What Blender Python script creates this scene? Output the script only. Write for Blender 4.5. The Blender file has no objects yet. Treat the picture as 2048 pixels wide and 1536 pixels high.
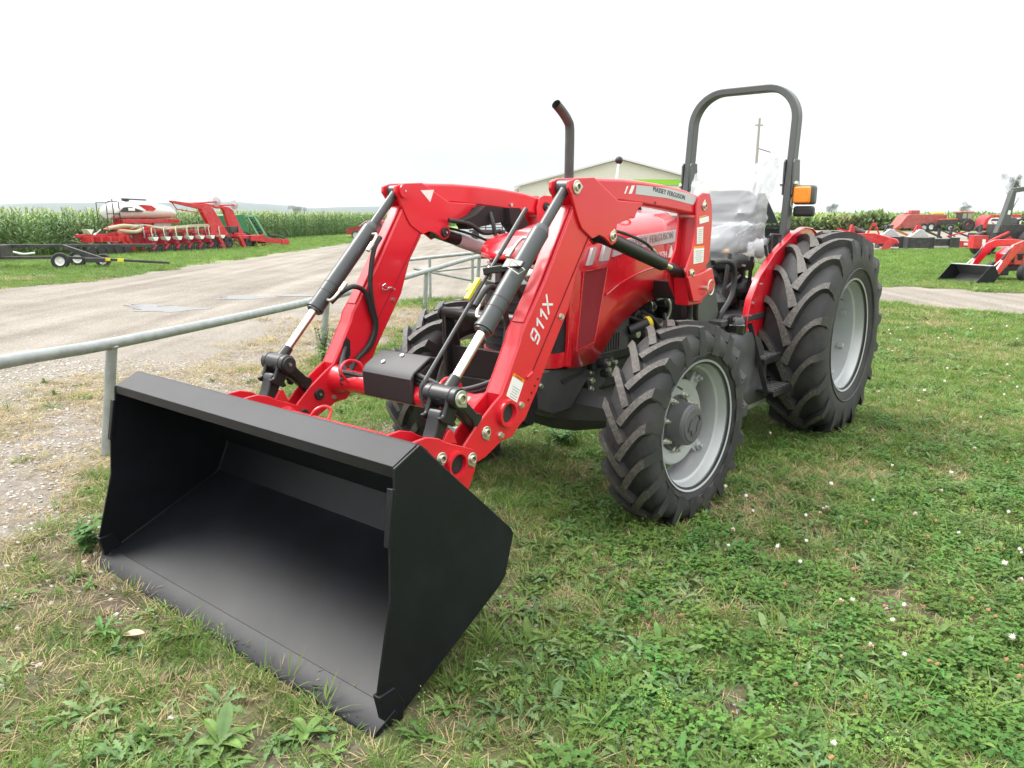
import bpy, bmesh, math, random
import numpy as np
from mathutils import Vector, Matrix, Euler
R = math.radians
PI = math.pi
S = bpy.context.scene
COL = S.collection
random.seed(7); np.random.seed(7)

# ------------------------------------------------------------------ camera
cam_d = bpy.data.cameras.new('camera'); cam = bpy.data.objects.new('camera', cam_d); COL.objects.link(cam)
pitch, roll = R(11.915), R(.249)
cam_d.sensor_width = 36; cam_d.lens = 36*1596/2048; cam_d.clip_start = .05; cam_d.clip_end = 9000
fw = Vector((0, math.cos(pitch), -math.sin(pitch)))
rt0, up0 = Vector((1, 0, 0)), Vector((0, math.sin(pitch), math.cos(pitch)))
rt = math.cos(roll)*rt0+math.sin(roll)*up0; up = -math.sin(roll)*rt0+math.cos(roll)*up0
m = Matrix((rt, up, -fw)).transposed().to_4x4(); m.translation = (0, 0, 1.546)
cam.matrix_world = m
S.camera = cam
S.render.resolution_x, S.render.resolution_y = 1024, 768
S.view_settings.view_transform = 'Standard'; S.view_settings.look = 'None'
S.view_settings.gamma = 1; S.view_settings.exposure = 1.35
S.view_settings.use_curve_mapping = False

# ------------------------------------------------------------------ world: bright overcast
SUN_EL, SUN_AZ = R(52), R(-62)           # azimuth measured clockwise from +Y
W = bpy.data.worlds.new('World'); S.world = W; W.use_nodes = True
nt = W.node_tree; N = nt.nodes; L = nt.links; N.clear()
out = N.new('ShaderNodeOutputWorld'); bg = N.new('ShaderNodeBackground'); bg.inputs[1].default_value = .1
sky = N.new('ShaderNodeTexSky'); sky.sky_type = 'NISHITA'; sky.sun_disc = False
sky.sun_elevation = SUN_EL; sky.sun_rotation = SUN_AZ; sky.dust_density = 6; sky.air_density = 1.2
hsv = N.new('ShaderNodeHueSaturation'); hsv.inputs['Saturation'].default_value = .12; hsv.inputs['Value'].default_value = .8
tc = N.new('ShaderNodeTexCoord'); mp = N.new('ShaderNodeMapping'); mp.inputs['Scale'].default_value = (1.0, 1.0, 3.2); mp.inputs['Location'].default_value = (3.1, 0, 0)
nz = N.new('ShaderNodeTexNoise'); nz.inputs['Scale'].default_value = 1.6; nz.inputs['Detail'].default_value = 3; nz.inputs['Roughness'].default_value = .5
cr = N.new('ShaderNodeValToRGB')
cr.color_ramp.elements[0].position = .3; cr.color_ramp.elements[0].color = (3.15, 3.2, 3.24, 1)
cr.color_ramp.elements[1].position = .66; cr.color_ramp.elements[1].color = (4.15, 4.18, 4.18, 1)
mx = N.new('ShaderNodeMix'); mx.data_type = 'RGBA'; mx.inputs[0].default_value = .93
L.new(tc.outputs['Generated'], mp.inputs[0]); L.new(mp.outputs[0], nz.inputs['Vector']); L.new(nz.outputs[0], cr.inputs[0])
L.new(sky.outputs[0], hsv.inputs['Color']); L.new(hsv.outputs[0], mx.inputs[6]); L.new(cr.outputs[0], mx.inputs[7])
sxyz = N.new('ShaderNodeSeparateXYZ'); L.new(tc.outputs['Generated'], sxyz.inputs[0])      # overcast sky: zenith brighter than horizon
mz = N.new('ShaderNodeMath'); mz.operation = 'MULTIPLY_ADD'; mz.use_clamp = False; mz.inputs[1].default_value = 2.7; mz.inputs[2].default_value = 1.0
mc = N.new('ShaderNodeMath'); mc.operation = 'MAXIMUM'; mc.inputs[1].default_value = 0; L.new(sxyz.outputs[2], mc.inputs[0]); L.new(mc.outputs[0], mz.inputs[0])
vm = N.new('ShaderNodeVectorMath'); vm.operation = 'SCALE'; L.new(mx.outputs[2], vm.inputs[0]); L.new(mz.outputs[0], vm.inputs['Scale'])
L.new(vm.outputs[0], bg.inputs[0]); L.new(bg.outputs[0], out.inputs[0])
W['kind'] = 'structure'
sl = bpy.data.lights.new('sun', 'SUN'); sl.energy = 1.5; sl.angle = R(30); sl.color = (1, .97, .92)
so = bpy.data.objects.new('sun', sl); COL.objects.link(so)
sd = Vector((math.sin(SUN_AZ)*math.cos(SUN_EL), math.cos(SUN_AZ)*math.cos(SUN_EL), math.sin(SUN_EL)))
so.rotation_euler = sd.to_track_quat('Z', 'Y').to_euler(); so.location = sd*40

# ------------------------------------------------------------------ helpers
class MB:
    """collects shapes, then links them as one mesh object"""
    def __init__(s): s.v = []; s.f = []; s.m = []
    def add(s, vs, fs, mi=0):
        o = len(s.v); s.v += [tuple(p) for p in vs]; s.f += [tuple(i+o for i in f) for f in fs]; s.m += [mi]*len(fs); return s
    def box(s, c, d, rot=None, mi=0, taper=1):
        a, b, h = d[0]/2, d[1]/2, d[2]/2
        vs = [Vector((x*a*(taper if z > 0 else 1), y*b*(taper if z > 0 else 1), z*h)) for z in (-1, 1) for y in (-1, 1) for x in (-1, 1)]
        if rot is not None:
            rm = rot if isinstance(rot, Matrix) else Euler(rot).to_matrix()
            vs = [rm @ p for p in vs]
        vs = [p+Vector(c) for p in vs]
        return s.add(vs, [(0, 2, 3, 1), (4, 5, 7, 6), (0, 1, 5, 4), (2, 6, 7, 3), (0, 4, 6, 2), (1, 3, 7, 5)], mi)
    def beam(s, p0, p1, w, h, mi=0, upv=(0, 0, 1), w1=None, h1=None):
        p0, p1 = Vector(p0), Vector(p1); d = (p1-p0).normalized(); u = Vector(upv)
        if abs(d.dot(u)) > .99: u = Vector((1, 0, 0))
        x = d.cross(u).normalized(); z = x.cross(d).normalized()
        w1 = w if w1 is None else w1; h1 = h if h1 is None else h1
        vs = [p0+x*a*w/2+z*b*h/2 for a, b in ((-1, -1), (1, -1), (1, 1), (-1, 1))]+[p1+x*a*w1/2+z*b*h1/2 for a, b in ((-1, -1), (1, -1), (1, 1), (-1, 1))]
        return s.add(vs, [(0, 1, 2, 3), (7, 6, 5, 4), (0, 4, 5, 1), (1, 5, 6, 2), (2, 6, 7, 3), (3, 7, 4, 0)], mi)
    def prism(s, pts, a0, a1, axis='y', mi=0):
        n = len(pts)
        def mk(p, t):
            if axis == 'y': return (p[0], t, p[1])
            if axis == 'x': return (t, p[0], p[1])
            return (p[0], p[1], t)
        vs = [mk(p, a0) for p in pts]+[mk(p, a1) for p in pts]
        fs = [tuple(range(n)), tuple(range(2*n-1, n-1, -1))]+[(i, (i+1) % n, n+(i+1) % n, n+i) for i in range(n)]
        return s.add(vs, fs, mi)
    def cyl(s, p0, p1, r0, r1=None, n=16, mi=0, caps=True):
        r1 = r0 if r1 is None else r1
        p0, p1 = Vector(p0), Vector(p1); d = (p1-p0).normalized()
        u = Vector((0, 0, 1)) if abs(d.z) < .9 else Vector((1, 0, 0))
        x = d.cross(u).normalized(); y = d.cross(x)
        an = [2*PI*i/n for i in range(n)]
        vs = [p0+(x*math.cos(a)+y*math.sin(a))*r0 for a in an]+[p1+(x*math.cos(a)+y*math.sin(a))*r1 for a in an]
        fs = [(i, (i+1) % n, n+(i+1) % n, n+i) for i in range(n)]
        if caps: fs += [tuple(range(n-1, -1, -1)), tuple(range(n, 2*n))]
        return s.add(vs, fs, mi)
    def tube(s, path, r, n=8, mi=0, smooth=3, closed=False, caps=True, sq=None):
        P = [Vector(p) for p in path]
        if smooth and len(P) > 2:
            Q = []; c = len(P)
            for i in range(c if closed else c-1):
                a, b = P[i], P[(i+1) % c]
                p_ = P[i-1] if (i > 0 or closed) else a*2-b
                n_ = P[(i+2) % c] if (i+2 < c or closed) else b*2-a
                for k in range(smooth):
                    t = k/smooth; t2, t3 = t*t, t*t*t
                    Q.append(.5*((2*a)+(b-p_)*t+(2*p_-5*a+4*b-n_)*t2+(3*a-p_-3*b+n_)*t3))
            if not closed: Q.append(P[-1])
            P = Q
        c = len(P); T = []
        for i in range(c):
            if closed: T.append((P[(i+1) % c]-P[i-1]).normalized())
            else: T.append((P[min(i+1, c-1)]-P[max(i-1, 0)]).normalized())
        u = Vector((0, 0, 1)) if abs(T[0].z) < .9 else Vector((1, 0, 0))
        nv = T[0].cross(u).normalized(); vs = []
        rr = r if isinstance(r, (list, tuple)) else None
        for i in range(c):
            nv = (nv-T[i]*nv.dot(T[i])).normalized(); b = T[i].cross(nv)
            ri = rr[min(int(i*len(rr)/c), len(rr)-1)] if rr else r
            for k in range(n):
                a = 2*PI*k/n
                if sq: vs.append(P[i]+nv*sq[0]*(1 if k in (0, 3) else -1)/2+b*sq[1]*(1 if k in (0, 1) else -1)/2)
                else: vs.append(P[i]+(nv*math.cos(a)+b*math.sin(a))*ri)
        fs = []
        for i in range(c if closed else c-1):
            for k in range(n):
                j = (i+1) % c
                fs.append((i*n+k, i*n+(k+1) % n, j*n+(k+1) % n, j*n+k))
        if not closed and caps: fs += [tuple(range(n-1, -1, -1)), tuple(range((c-1)*n, c*n))]
        return s.add(vs, fs, mi)
    def lathe(s, prof, c=(0, 0, 0), axis='y', n=32, mi=0, a0=0, a1=2*PI):
        """prof: (along axis, radius)"""
        full = abs(a1-a0-2*PI) < 1e-6; k = len(prof); vs = []; fs = []
        cnt = n if full else n+1
        for i in range(cnt):
            a = a0+(a1-a0)*i/n
            for t, r in prof:
                x, y = r*math.cos(a), r*math.sin(a)
                p = (x, t, y) if axis == 'y' else ((t, x, y) if axis == 'x' else (x, y, t))
                vs.append((p[0]+c[0], p[1]+c[1], p[2]+c[2]))
        mis = mi if isinstance(mi, list) else [mi]*(k-1)
        for j in range(k-1):
            fj = [(i*k+j, i*k+j+1, ((i+1) % cnt)*k+j+1, ((i+1) % cnt)*k+j) for i in range(n)]
            s.f += [tuple(q+len(s.v) for q in f) for f in fj]; s.m += [mis[j]]*len(fj)
        s.v += vs; return s
    def ball(s, c, r, n=10, mi=0, jit=0):
        r = (r, r, r) if not isinstance(r, (tuple, list)) else r
        vs = [(c[0], c[1], c[2]-r[2])]; h = n//2
        for i in range(1, h):
            a = PI*i/h-PI/2
            for k in range(n):
                b = 2*PI*k/n; q = 1+random.uniform(-jit, jit)
                vs.append((c[0]+r[0]*math.cos(a)*math.cos(b)*q, c[1]+r[1]*math.cos(a)*math.sin(b)*q, c[2]+r[2]*math.sin(a)*q))
        vs.append((c[0], c[1], c[2]+r[2])); t = len(vs)-1
        fs = [(0, 1+(k+1) % n, 1+k) for k in range(n)]
        for i in range(h-2):
            for k in range(n): fs.append((1+i*n+k, 1+i*n+(k+1) % n, 1+(i+1)*n+(k+1) % n, 1+(i+1)*n+k))
        b0 = 1+(h-2)*n
        fs += [(b0+k, b0+(k+1) % n, t) for k in range(n)]
        return s.add(vs, fs, mi)
    def loft(s, rings, mi=0, closed=True, caps=True):
        n = len(rings[0]); o = [tuple(p) for r in rings for p in r]; fs = []
        for i in range(len(rings)-1):
            for k in range(n if closed else n-1): fs.append((i*n+k, i*n+(k+1) % n, (i+1)*n+(k+1) % n, (i+1)*n+k))
        if caps and closed: fs += [tuple(range(n-1, -1, -1)), tuple(range((len(rings)-1)*n, len(rings)*n))]
        return s.add(o, fs, mi)
    def mesh(s, name, mats, norm=True, angle=35):
        me = bpy.data.meshes.new(name); me.from_pydata(s.v, [], s.f)
        mats = mats if isinstance(mats, (list, tuple)) else [mats]
        for q in mats: me.materials.append(q)
        me.polygons.foreach_set('material_index', s.m)
        if norm:
            b = bmesh.new(); b.from_mesh(me); bmesh.ops.recalc_face_normals(b, faces=b.faces); b.to_mesh(me); b.free()
        if angle:
            me.polygons.foreach_set('use_smooth', [True]*len(me.polygons)); me.set_sharp_from_angle(angle=R(angle))
        me.update(); return me
    def build(s, name, mats, parent=None, bevel=0, angle=35, norm=True, label=None, seg=2, loc=None):
        o = bpy.data.objects.new(name, s.mesh(name, mats, norm, angle)); COL.objects.link(o)
        if parent is not None: o.parent = parent
        if loc: o.location = loc
        if label: o['label'] = label
        if bevel:
            b = o.modifiers.new('bevel', 'BEVEL'); b.width = bevel; b.segments = seg; b.limit_method = 'ANGLE'; b.angle_limit = R(40)
            b.harden_normals = False
        return o

def tag(o, label=None, cat=None, group=None, kind=None):
    for k, v in (('label', label), ('category', cat), ('group', group), ('kind', kind)):
        if v: o[k] = v
    return o
def thing(name, label, cat, loc=(0, 0, 0), rz=0, group=None):
    o = bpy.data.objects.new(name, None); o.empty_display_size = .2; COL.objects.link(o)
    o.location = loc; o.rotation_euler = (0, 0, rz); return tag(o, label, cat, group)
def copy_of(o, parent, loc=None, rot=None):
    c = o.copy(); COL.objects.link(c); c.parent = parent
    if loc is not None: c.location = loc
    if rot is not None: c.rotation_euler = rot
    return c

# ------------------------------------------------------------------ materials
def mat(name, col, rough=.5, metal=0., coat=0., var=.0, vscale=8., col2=None, bump=0., bscale=60., transl=0., spec=None, rvar=0., dust=None, dusts=3., alpha=None, objvar=0., emis=None):
    m = bpy.data.materials.new(name); m.use_nodes = True; t = m.node_tree; n = t.nodes; l = t.links
    b = n['Principled BSDF']; b.inputs['Roughness'].default_value = rough; b.inputs['Metallic'].default_value = metal
    b.inputs['Base Color'].default_value = (*col, 1); b.inputs['Coat Weight'].default_value = coat; b.inputs['Coat Roughness'].default_value = .12
    if spec is not None: b.inputs['Specular IOR Level'].default_value = spec
    tcn = n.new('ShaderNodeTexCoord'); cur = None
    if col2 is not None or var:
        z = n.new('ShaderNodeTexNoise'); z.inputs['Scale'].default_value = vscale; z.inputs['Detail'].default_value = 4
        l.new(tcn.outputs['Object'], z.inputs['Vector'])
        rp = n.new('ShaderNodeValToRGB'); rp.color_ramp.elements[0].position = .35; rp.color_ramp.elements[1].position = .65
        c2 = col2 if col2 is not None else tuple(c*(1+var) for c in col)
        c1 = col if col2 is not None else tuple(c*(1-var) for c in col)
        rp.color_ramp.elements[0].color = (*c1, 1); rp.color_ramp.elements[1].color = (*c2, 1)
        l.new(z.outputs[0], rp.inputs[0]); cur = rp.outputs[0]
    if dust is not None:
        z = n.new('ShaderNodeTexNoise'); z.inputs['Scale'].default_value = dusts; z.inputs['Detail'].default_value = 8; z.inputs['Roughness'].default_value = .7
        l.new(tcn.outputs['Object'], z.inputs['Vector'])
        mr = n.new('ShaderNodeMapRange'); mr.inputs[1].default_value = .45; mr.inputs[2].default_value = .8; mr.inputs[4].default_value = dust[3]
        l.new(z.outputs[0], mr.inputs[0])
        mm = n.new('ShaderNodeMix'); mm.data_type = 'RGBA'; mm.inputs[7].default_value = (*dust[:3], 1)
        if cur: l.new(cur, mm.inputs[6])
        else: mm.inputs[6].default_value = (*col, 1)
        l.new(mr.outputs[0], mm.inputs[0]); cur = mm.outputs[2]
    if objvar:
        oi = n.new('ShaderNodeObjectInfo'); h = n.new('ShaderNodeHueSaturation')
        m1 = n.new('ShaderNodeMapRange'); m1.inputs[3].default_value = 1-objvar; m1.inputs[4].default_value = 1+objvar
        l.new(oi.outputs['Random'], m1.inputs[0]); l.new(m1.outputs[0], h.inputs['Value'])
        m2 = n.new('ShaderNodeMath'); m2.operation = 'FRACT'; m3 = n.new('ShaderNodeMath'); m3.operation = 'MULTIPLY'; m3.inputs[1].default_value = 7.31
        l.new(oi.outputs['Random'], m3.inputs[0]); l.new(m3.outputs[0], m2.inputs[0])
        m4 = n.new('ShaderNodeMapRange'); m4.inputs[3].default_value = .5-.02; m4.inputs[4].default_value = .5+.035
        l.new(m2.outputs[0], m4.inputs[0]); l.new(m4.outputs[0], h.inputs['Hue'])
        if cur: l.new(cur, h.inputs['Color'])
        else: h.inputs['Color'].default_value = (*col, 1)
        cur = h.outputs[0]
    if cur: l.new(cur, b.inputs['Base Color'])
    if rvar:
        z = n.new('ShaderNodeTexNoise'); z.inputs['Scale'].default_value = 5; z.inputs['Detail'].default_value = 6; l.new(tcn.outputs['Object'], z.inputs['Vector'])
        mr = n.new('ShaderNodeMapRange'); mr.inputs[3].default_value = max(.02, rough-rvar); mr.inputs[4].default_value = rough+rvar
        l.new(z.outputs[0], mr.inputs[0]); l.new(mr.outputs[0], b.inputs['Roughness'])
    if bump:
        z = n.new('ShaderNodeTexNoise'); z.inputs['Scale'].default_value = bscale; z.inputs['Detail'].default_value = 3; l.new(tcn.outputs['Object'], z.inputs['Vector'])
        bp = n.new('ShaderNodeBump'); bp.inputs['Strength'].default_value = bump; bp.inputs['Distance'].default_value = .01
        l.new(z.outputs[0], bp.inputs['Height']); l.new(bp.outputs[0], b.inputs['Normal'])
    if transl:
        tr = n.new('ShaderNodeBsdfTranslucent'); ms = n.new('ShaderNodeMixShader'); ms.inputs[0].default_value = transl
        if cur: l.new(cur, tr.inputs[0])
        else: tr.inputs[0].default_value = (*col, 1)
        l.new(b.outputs[0], ms.inputs[1]); l.new(tr.outputs[0], ms.inputs[2]); l.new(ms.outputs[0], n['Material Output'].inputs[0])
    if alpha is not None: b.inputs['Alpha'].default_value = alpha
    return m
RED = mat('red paint', (.58, .006, .018), .28, coat=.7, rvar=.06, dust=(.5, .15, .13, .08), dusts=2.5)
RED2 = mat('red loader paint', (.62, .008, .022), .34, coat=.4, rvar=.1, bump=.03, bscale=300, dust=(.55, .2, .18, .06))
DRED = mat('vent mesh red', (.26, .006, .015), .6, bump=.5, bscale=500)
BLK = mat('black satin paint', (.012, .012, .013), .34, rvar=.1, bump=.04, bscale=250, dust=(.06, .058, .055, .3), dusts=2)
BUCK = mat('bucket black paint', (.007, .0075, .0095), .38, rvar=.06, bump=.12, bscale=420, dust=(.017, .020, .028, .7), dusts=2.2, spec=.25)
PLAS = mat('black plastic', (.018, .018, .019), .5, bump=.1, bscale=200)
GREY = mat('charcoal cast paint', (.05, .05, .052), .45, rvar=.1, bump=.06, bscale=90, var=.15)
CYLG = mat('charcoal cylinder paint', (.045, .05, .052), .33, rvar=.06)
OLIVE = mat('grey green panel', (.075, .085, .072), .45, var=.06)
ROPSM = mat('roll bar paint', (.075, .08, .08), .42, bump=.05, bscale=400, rvar=.08)
SILV = mat('silver rim paint', (.42, .44, .44), .36, metal=.25, rvar=.08, dust=(.3, .28, .25, .12))
CHR = mat('chrome', (.8, .81, .82), .12, metal=1)
ZINC = mat('zinc plated steel', (.62, .63, .55), .28, metal=.85)
BRASS = mat('plug', (.3, .2, .09), .4, metal=.8)
def rubber(name, base, dustc, amt, sc):
    return mat(name, base, .62, bump=.25, bscale=160, dust=(*dustc, amt), dusts=sc, rvar=.1)
RUB = rubber('tyre rubber', (.022, .022, .0235), (.10, .09, .08), .45, 5)
LUGT = rubber('worn lug top', (.06, .055, .05), (.19, .172, .148), .95, 60)
HOSE = mat('hydraulic hose', (.014, .014, .014), .5, bump=.2, bscale=500)
AMB = mat('amber lens', (.9, .26, .01), .25, coat=.5, bump=.3, bscale=120)
YEL = mat('yellow plastic', (.75, .6, .02), .5)
WDEC = mat('white decal', (.78, .78, .76), .4)
SDEC = mat('silver decal', (.5, .51, .53), .35, metal=.2)
ODEC = mat('orange decal', (.8, .28, .02), .4)
TXT = mat('dark print', (.03, .03, .035), .5)
TXW = mat('white print', (.75, .75, .76), .4)
GRN = mat('grey print', (.25, .25, .26), .5)
GALV = mat('galvanised pipe', (.30, .325, .315), .5, metal=.35, var=.12, vscale=14, bump=.08, bscale=40)
DARKM = mat('black grille mesh', (.008, .008, .009), .6, bump=.4, bscale=600)
LENS = mat('headlamp lens', (.62, .64, .67), .08, metal=.25, coat=1, bump=.6, bscale=40)
GLASS = bpy.data.materials.new('clear glass'); GLASS.use_nodes = True
_b = GLASS.node_tree.nodes['Principled BSDF']; _b.inputs['Base Color'].default_value = (.95, .97, .97, 1); _b.inputs['Roughness'].default_value = .03; _b.inputs['Transmission Weight'].default_value = 1; _b.inputs['IOR'].default_value = 1.3
SEAT = mat('seat vinyl', (.014, .014, .016), .6)
BAG = bpy.data.materials.new('clear plastic bag'); BAG.use_nodes = True
_n = BAG.node_tree.nodes; _l = BAG.node_tree.links; _b = _n['Principled BSDF']
_b.inputs['Base Color'].default_value = (.78, .8, .83, 1); _b.inputs['Roughness'].default_value = .14
_z = _n.new('ShaderNodeTexNoise'); _z.inputs['Scale'].default_value = 4.5; _z.inputs['Detail'].default_value = 3; _z.inputs['Distortion'].default_value = .8; _z.noise_type = 'RIDGED_MULTIFRACTAL'
_t = _n.new('ShaderNodeTexCoord'); _l.new(_t.outputs['Object'], _z.inputs['Vector'])
_r = _n.new('ShaderNodeMapRange'); _r.inputs[1].default_value = .1; _r.inputs[2].default_value = .9; _r.inputs[3].default_value = .32; _r.inputs[4].default_value = .66
_l.new(_z.outputs[0], _r.inputs[0]); _l.new(_r.outputs[0], _b.inputs['Alpha'])
_bp = _n.new('ShaderNodeBump'); _bp.inputs['Strength'].default_value = .5; _bp.inputs['Distance'].default_value = .02
_l.new(_z.outputs[0], _bp.inputs['Height']); _l.new(_bp.outputs[0], _b.inputs['Normal'])

# ------------------------------------------------------------------ noise + ground masks (numpy)
_perm = np.random.RandomState(3).rand(256, 256)
def vnoise(x, y, s, o=0):
    x = np.asarray(x, float)/s+o*17.3+500; y = np.asarray(y, float)/s+o*9.7+500
    xi = np.floor(x).astype(int); yi = np.floor(y).astype(int); fx = x-xi; fy = y-yi
    fx = fx*fx*(3-2*fx); fy = fy*fy*(3-2*fy)
    g = lambda a, b: _perm[a % 256, b % 256]
    return (g(xi, yi)*(1-fx)+g(xi+1, yi)*fx)*(1-fy)+(g(xi, yi+1)*(1-fx)+g(xi+1, yi+1)*fx)*fy
def fbm(x, y, s, o=0): return (vnoise(x, y, s, o)*.5+vnoise(x, y, s*.5, o+1)*.3+vnoise(x, y, s*.25, o+2)*.2)
ROAD = np.array([(-4.7, -6), (-4.5, 3), (-4.33, 6.58), (-3.92, 7.93), (-3.19, 11.91), (-1.63, 14.88), (2, 16.2), (5, 16.2), (6.92, 15.24), (8.45, 13.14), (10.2, 10.3), (14, 3), (22, 3),
        (15, 11.5), (10.61, 16.59), (8.27, 18.27), (6.2, 21), (5.6, 26), (8.5, 32), (15.5, 37.1), (21.8, 41.2), (26.4, 41.7), (70, 44), (80, 100), (60, 92), (40, 93), (10, 112), (-5, 112), (-6.76, 87.6), (-9, 44.75), (-9.76, 26.42), (-9.85, 19.15), (-10.57, 16.5), (-13, -6)], float)
def road_sd(x, y):
    """signed distance to the gravel area, negative inside"""
    x = np.asarray(x, float); y = np.asarray(y, float); d = np.full(x.shape, 1e9); ins = np.zeros(x.shape, bool); n = len(ROAD)
    for i in range(n):
        ax, ay = ROAD[i]; bx, by = ROAD[(i+1) % n]; ex, ey = bx-ax, by-ay
        t = np.clip(((x-ax)*ex+(y-ay)*ey)/(ex*ex+ey*ey), 0, 1); d = np.minimum(d, np.hypot(x-ax-t*ex, y-ay-t*ey))
        c = ((ay > y) != (by > y)); ins ^= c & (x < (bx-ax)*(y-ay)/((by-ay) if by != ay else 1e-9)+ax)
    return np.where(ins, -d, d)
def ss(a, b, x): t = np.clip((x-a)/(b-a), 0, 1); return t*t*(3-2*t)
def gau(x, y, cx, cy, sx, sy=None): sy = sy or sx; return np.exp(-((x-cx)/sx)**2-((y-cy)/sy)**2)
def masks(x, y):
    x = np.asarray(x, float); y = np.asarray(y, float)
    sd = road_sd(x, y); nf = fbm(x, y, 1.1, 5)
    grav = 1-ss(-.25, .35, sd+(nf-.5)*1.4)
    # rough stony verge between lane and pipe rail
    fx = np.interp(y, [2, 5.04, 8.49, 11.97], [-2.35, -2.68, -2.08, -1.34])
    verge = ss(.55, -.3, x-fx-.28*ss(6, 4, y)+(fbm(x, y, .8, 9)-.5)*.9)*ss(15.5, 12, y)*ss(2.2, 2.7, y)
    stony = np.clip(np.maximum(grav, verge*(.55+.8*(fbm(x, y, .6, 11)-.3))), 0, 1)
    bare = gau(x, y, -.05, 2.95, .22, .25)+gau(x, y, .68, 2.33, .22, .12)+gau(x, y, -.62, 2.08, .3, .14)+gau(x, y, -.97, 5.6, .3, .4)+.8*gau(x, y, -1.75, 3.0, .35, .4)+.8*gau(x, y, -2.0, 3.7, .5, .5)+gau(x, y, .3, 6.5, 1.3, 1.2)*.5
    bare = np.clip(bare+ss(.66, .8, fbm(x, y, .9, 21))*.8, 0, 1)
    dry = .9*gau(x, y, 1.2, 4.3, .55, .35)+.9*gau(x, y, 2.2, 4.7, .7, .35)+.8*gau(x, y, .42, 2.8, .16, .1)+.8*gau(x, y, -1.1, 2.3, .55, .25)+.6*gau(x, y, -.1, 2.2, .25, .2)+.6*gau(x, y, 3.9, 6.1, 1.2, .8)+.6*gau(x, y, 5.2, 9.2, 1.6, 1)+verge*.85
    dry = np.clip(dry+ss(.5, .72, fbm(x, y, 1.7, 31))*.7, 0, 1)
    weed = ss(-.5, .6, x-.1+(fbm(x, y, 1, 41)-.5))*ss(5.6, 3.6, y)*.9+.45*ss(.45, .7, fbm(x, y, .8, 43))
    weed += gau(x, y, .4, 3.7, .6, .6)+gau(x, y, -1.0, 2.1, .4, .2)+gau(x, y, -.9, 2.75, .4, .25)*.7
    weed = np.clip(weed*(1-dry*.75)*(1-verge*.8), 0, 1)
    return sd, grav, stony, bare, dry, weed, verge
def hgt(x, y):
    return (fbm(x, y, 1.6, 51)-.5)*.05*np.exp(-np.hypot(x, y-3)/30)

# ------------------------------------------------------------------ ground sheet
def axis_pts(lo, hi, n0, n1, step):
    a = list(np.arange(n0, n1, step)); s = step; p = n1
    while p < hi: a.append(p); s *= 1.13; p += s
    a.append(hi); s = step; p = n0-step
    while p > lo: a.insert(0, p); s *= 1.13; p -= s
    a.insert(0, lo); return np.array(a)
gx = axis_pts(-3800, 3800, -6, 6, .09); gy = axis_pts(-300, 5200, 1, 14, .09)
GX, GY = np.meshgrid(gx, gy); sh = GX.shape
fx_, fy_ = GX.ravel(), GY.ravel()
sd, grav, stony, bare, dry, weed, verge = masks(fx_, fy_)
near = np.exp(-np.maximum(0, np.hypot(fx_, fy_)-60)/60)
vs = np.stack([fx_, fy_, hgt(fx_, fy_)*(1-grav*.6)], -1)
nx = sh[1]; idx = np.arange(sh[0]*sh[1]).reshape(sh)
q = np.stack([idx[:-1, :-1].ravel(), idx[:-1, 1:].ravel(), idx[1:, 1:].ravel(), idx[1:, :-1].ravel()], -1)
me = bpy.data.meshes.new('ground'); me.from_pydata(vs.tolist(), [], q.tolist())
me.polygons.foreach_set('use_smooth', [True]*len(me.polygons))
ca = me.color_attributes.new('cover', 'FLOAT_COLOR', 'POINT')
ca.data.foreach_set('color', np.stack([stony, bare, dry, np.ones_like(dry)], -1).astype(np.float32).ravel())
cb = me.color_attributes.new('lane', 'FLOAT_COLOR', 'POINT')
cb.data.foreach_set('color', np.stack([grav, weed, verge, np.ones_like(dry)], -1).astype(np.float32).ravel())
GM = bpy.data.materials.new('ground cover'); GM.use_nodes = True; t = GM.node_tree; n = t.nodes; l = t.links
B = n['Principled BSDF']; B.inputs['Roughness'].default_value = .9; B.inputs['Specular IOR Level'].default_value = .2
geo = n.new('ShaderNodeNewGeometry'); c1 = n.new('ShaderNodeAttribute'); c1.attribute_name = 'cover'; c2 = n.new('ShaderNodeAttribute'); c2.attribute_name = 'lane'
s1 = n.new('ShaderNodeSeparateColor'); s2 = n.new('ShaderNodeSeparateColor'); l.new(c1.outputs[0], s1.inputs[0]); l.new(c2.outputs[0], s2.inputs[0])
def noise(sc, det=4, rough=.6, dist=0):
    z = n.new('ShaderNodeTexNoise'); z.inputs['Scale'].default_value = sc; z.inputs['Detail'].default_value = det; z.inputs['Roughness'].default_value = rough; z.inputs['Distortion'].default_value = dist
    l.new(geo.outputs['Position'], z.inputs['Vector']); return z.outputs[0]
def ramp(src, *st):
    r = n.new('ShaderNodeValToRGB'); e = r.color_ramp.elements
    e[0].position, e[0].color = st[0][0], (*st[0][1], 1); e[1].position, e[1].color = st[-1][0], (*st[-1][1], 1)
    for p, c in st[1:-1]:
        k = e.new(p); k.color = (*c, 1)
    l.new(src, r.inputs[0]); return r.outputs[0]
def mixc(f, a, b):
    m_ = n.new('ShaderNodeMix'); m_.data_type = 'RGBA'; l.new(f, m_.inputs[0]); l.new(a, m_.inputs[6]); l.new(b, m_.inputs[7]); return m_.outputs[2]
def math_(op, a, b=None, v=None):
    m_ = n.new('ShaderNodeMath'); m_.operation = op; l.new(a, m_.inputs[0])
    if b is not None: l.new(b, m_.inputs[1])
    elif v is not None: m_.inputs[1].default_value = v
    m_.use_clamp = True; return m_.outputs[0]
soil = ramp(noise(14, 8, .7), (.3, (.065, .05, .038)), (.55, (.12, .095, .072)), (.75, (.19, .16, .125)))
green = ramp(noise(9, 8, .75), (.3, (.07, .09, .03)), (.5, (.12, .16, .05)), (.7, (.20, .22, .09)))
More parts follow.
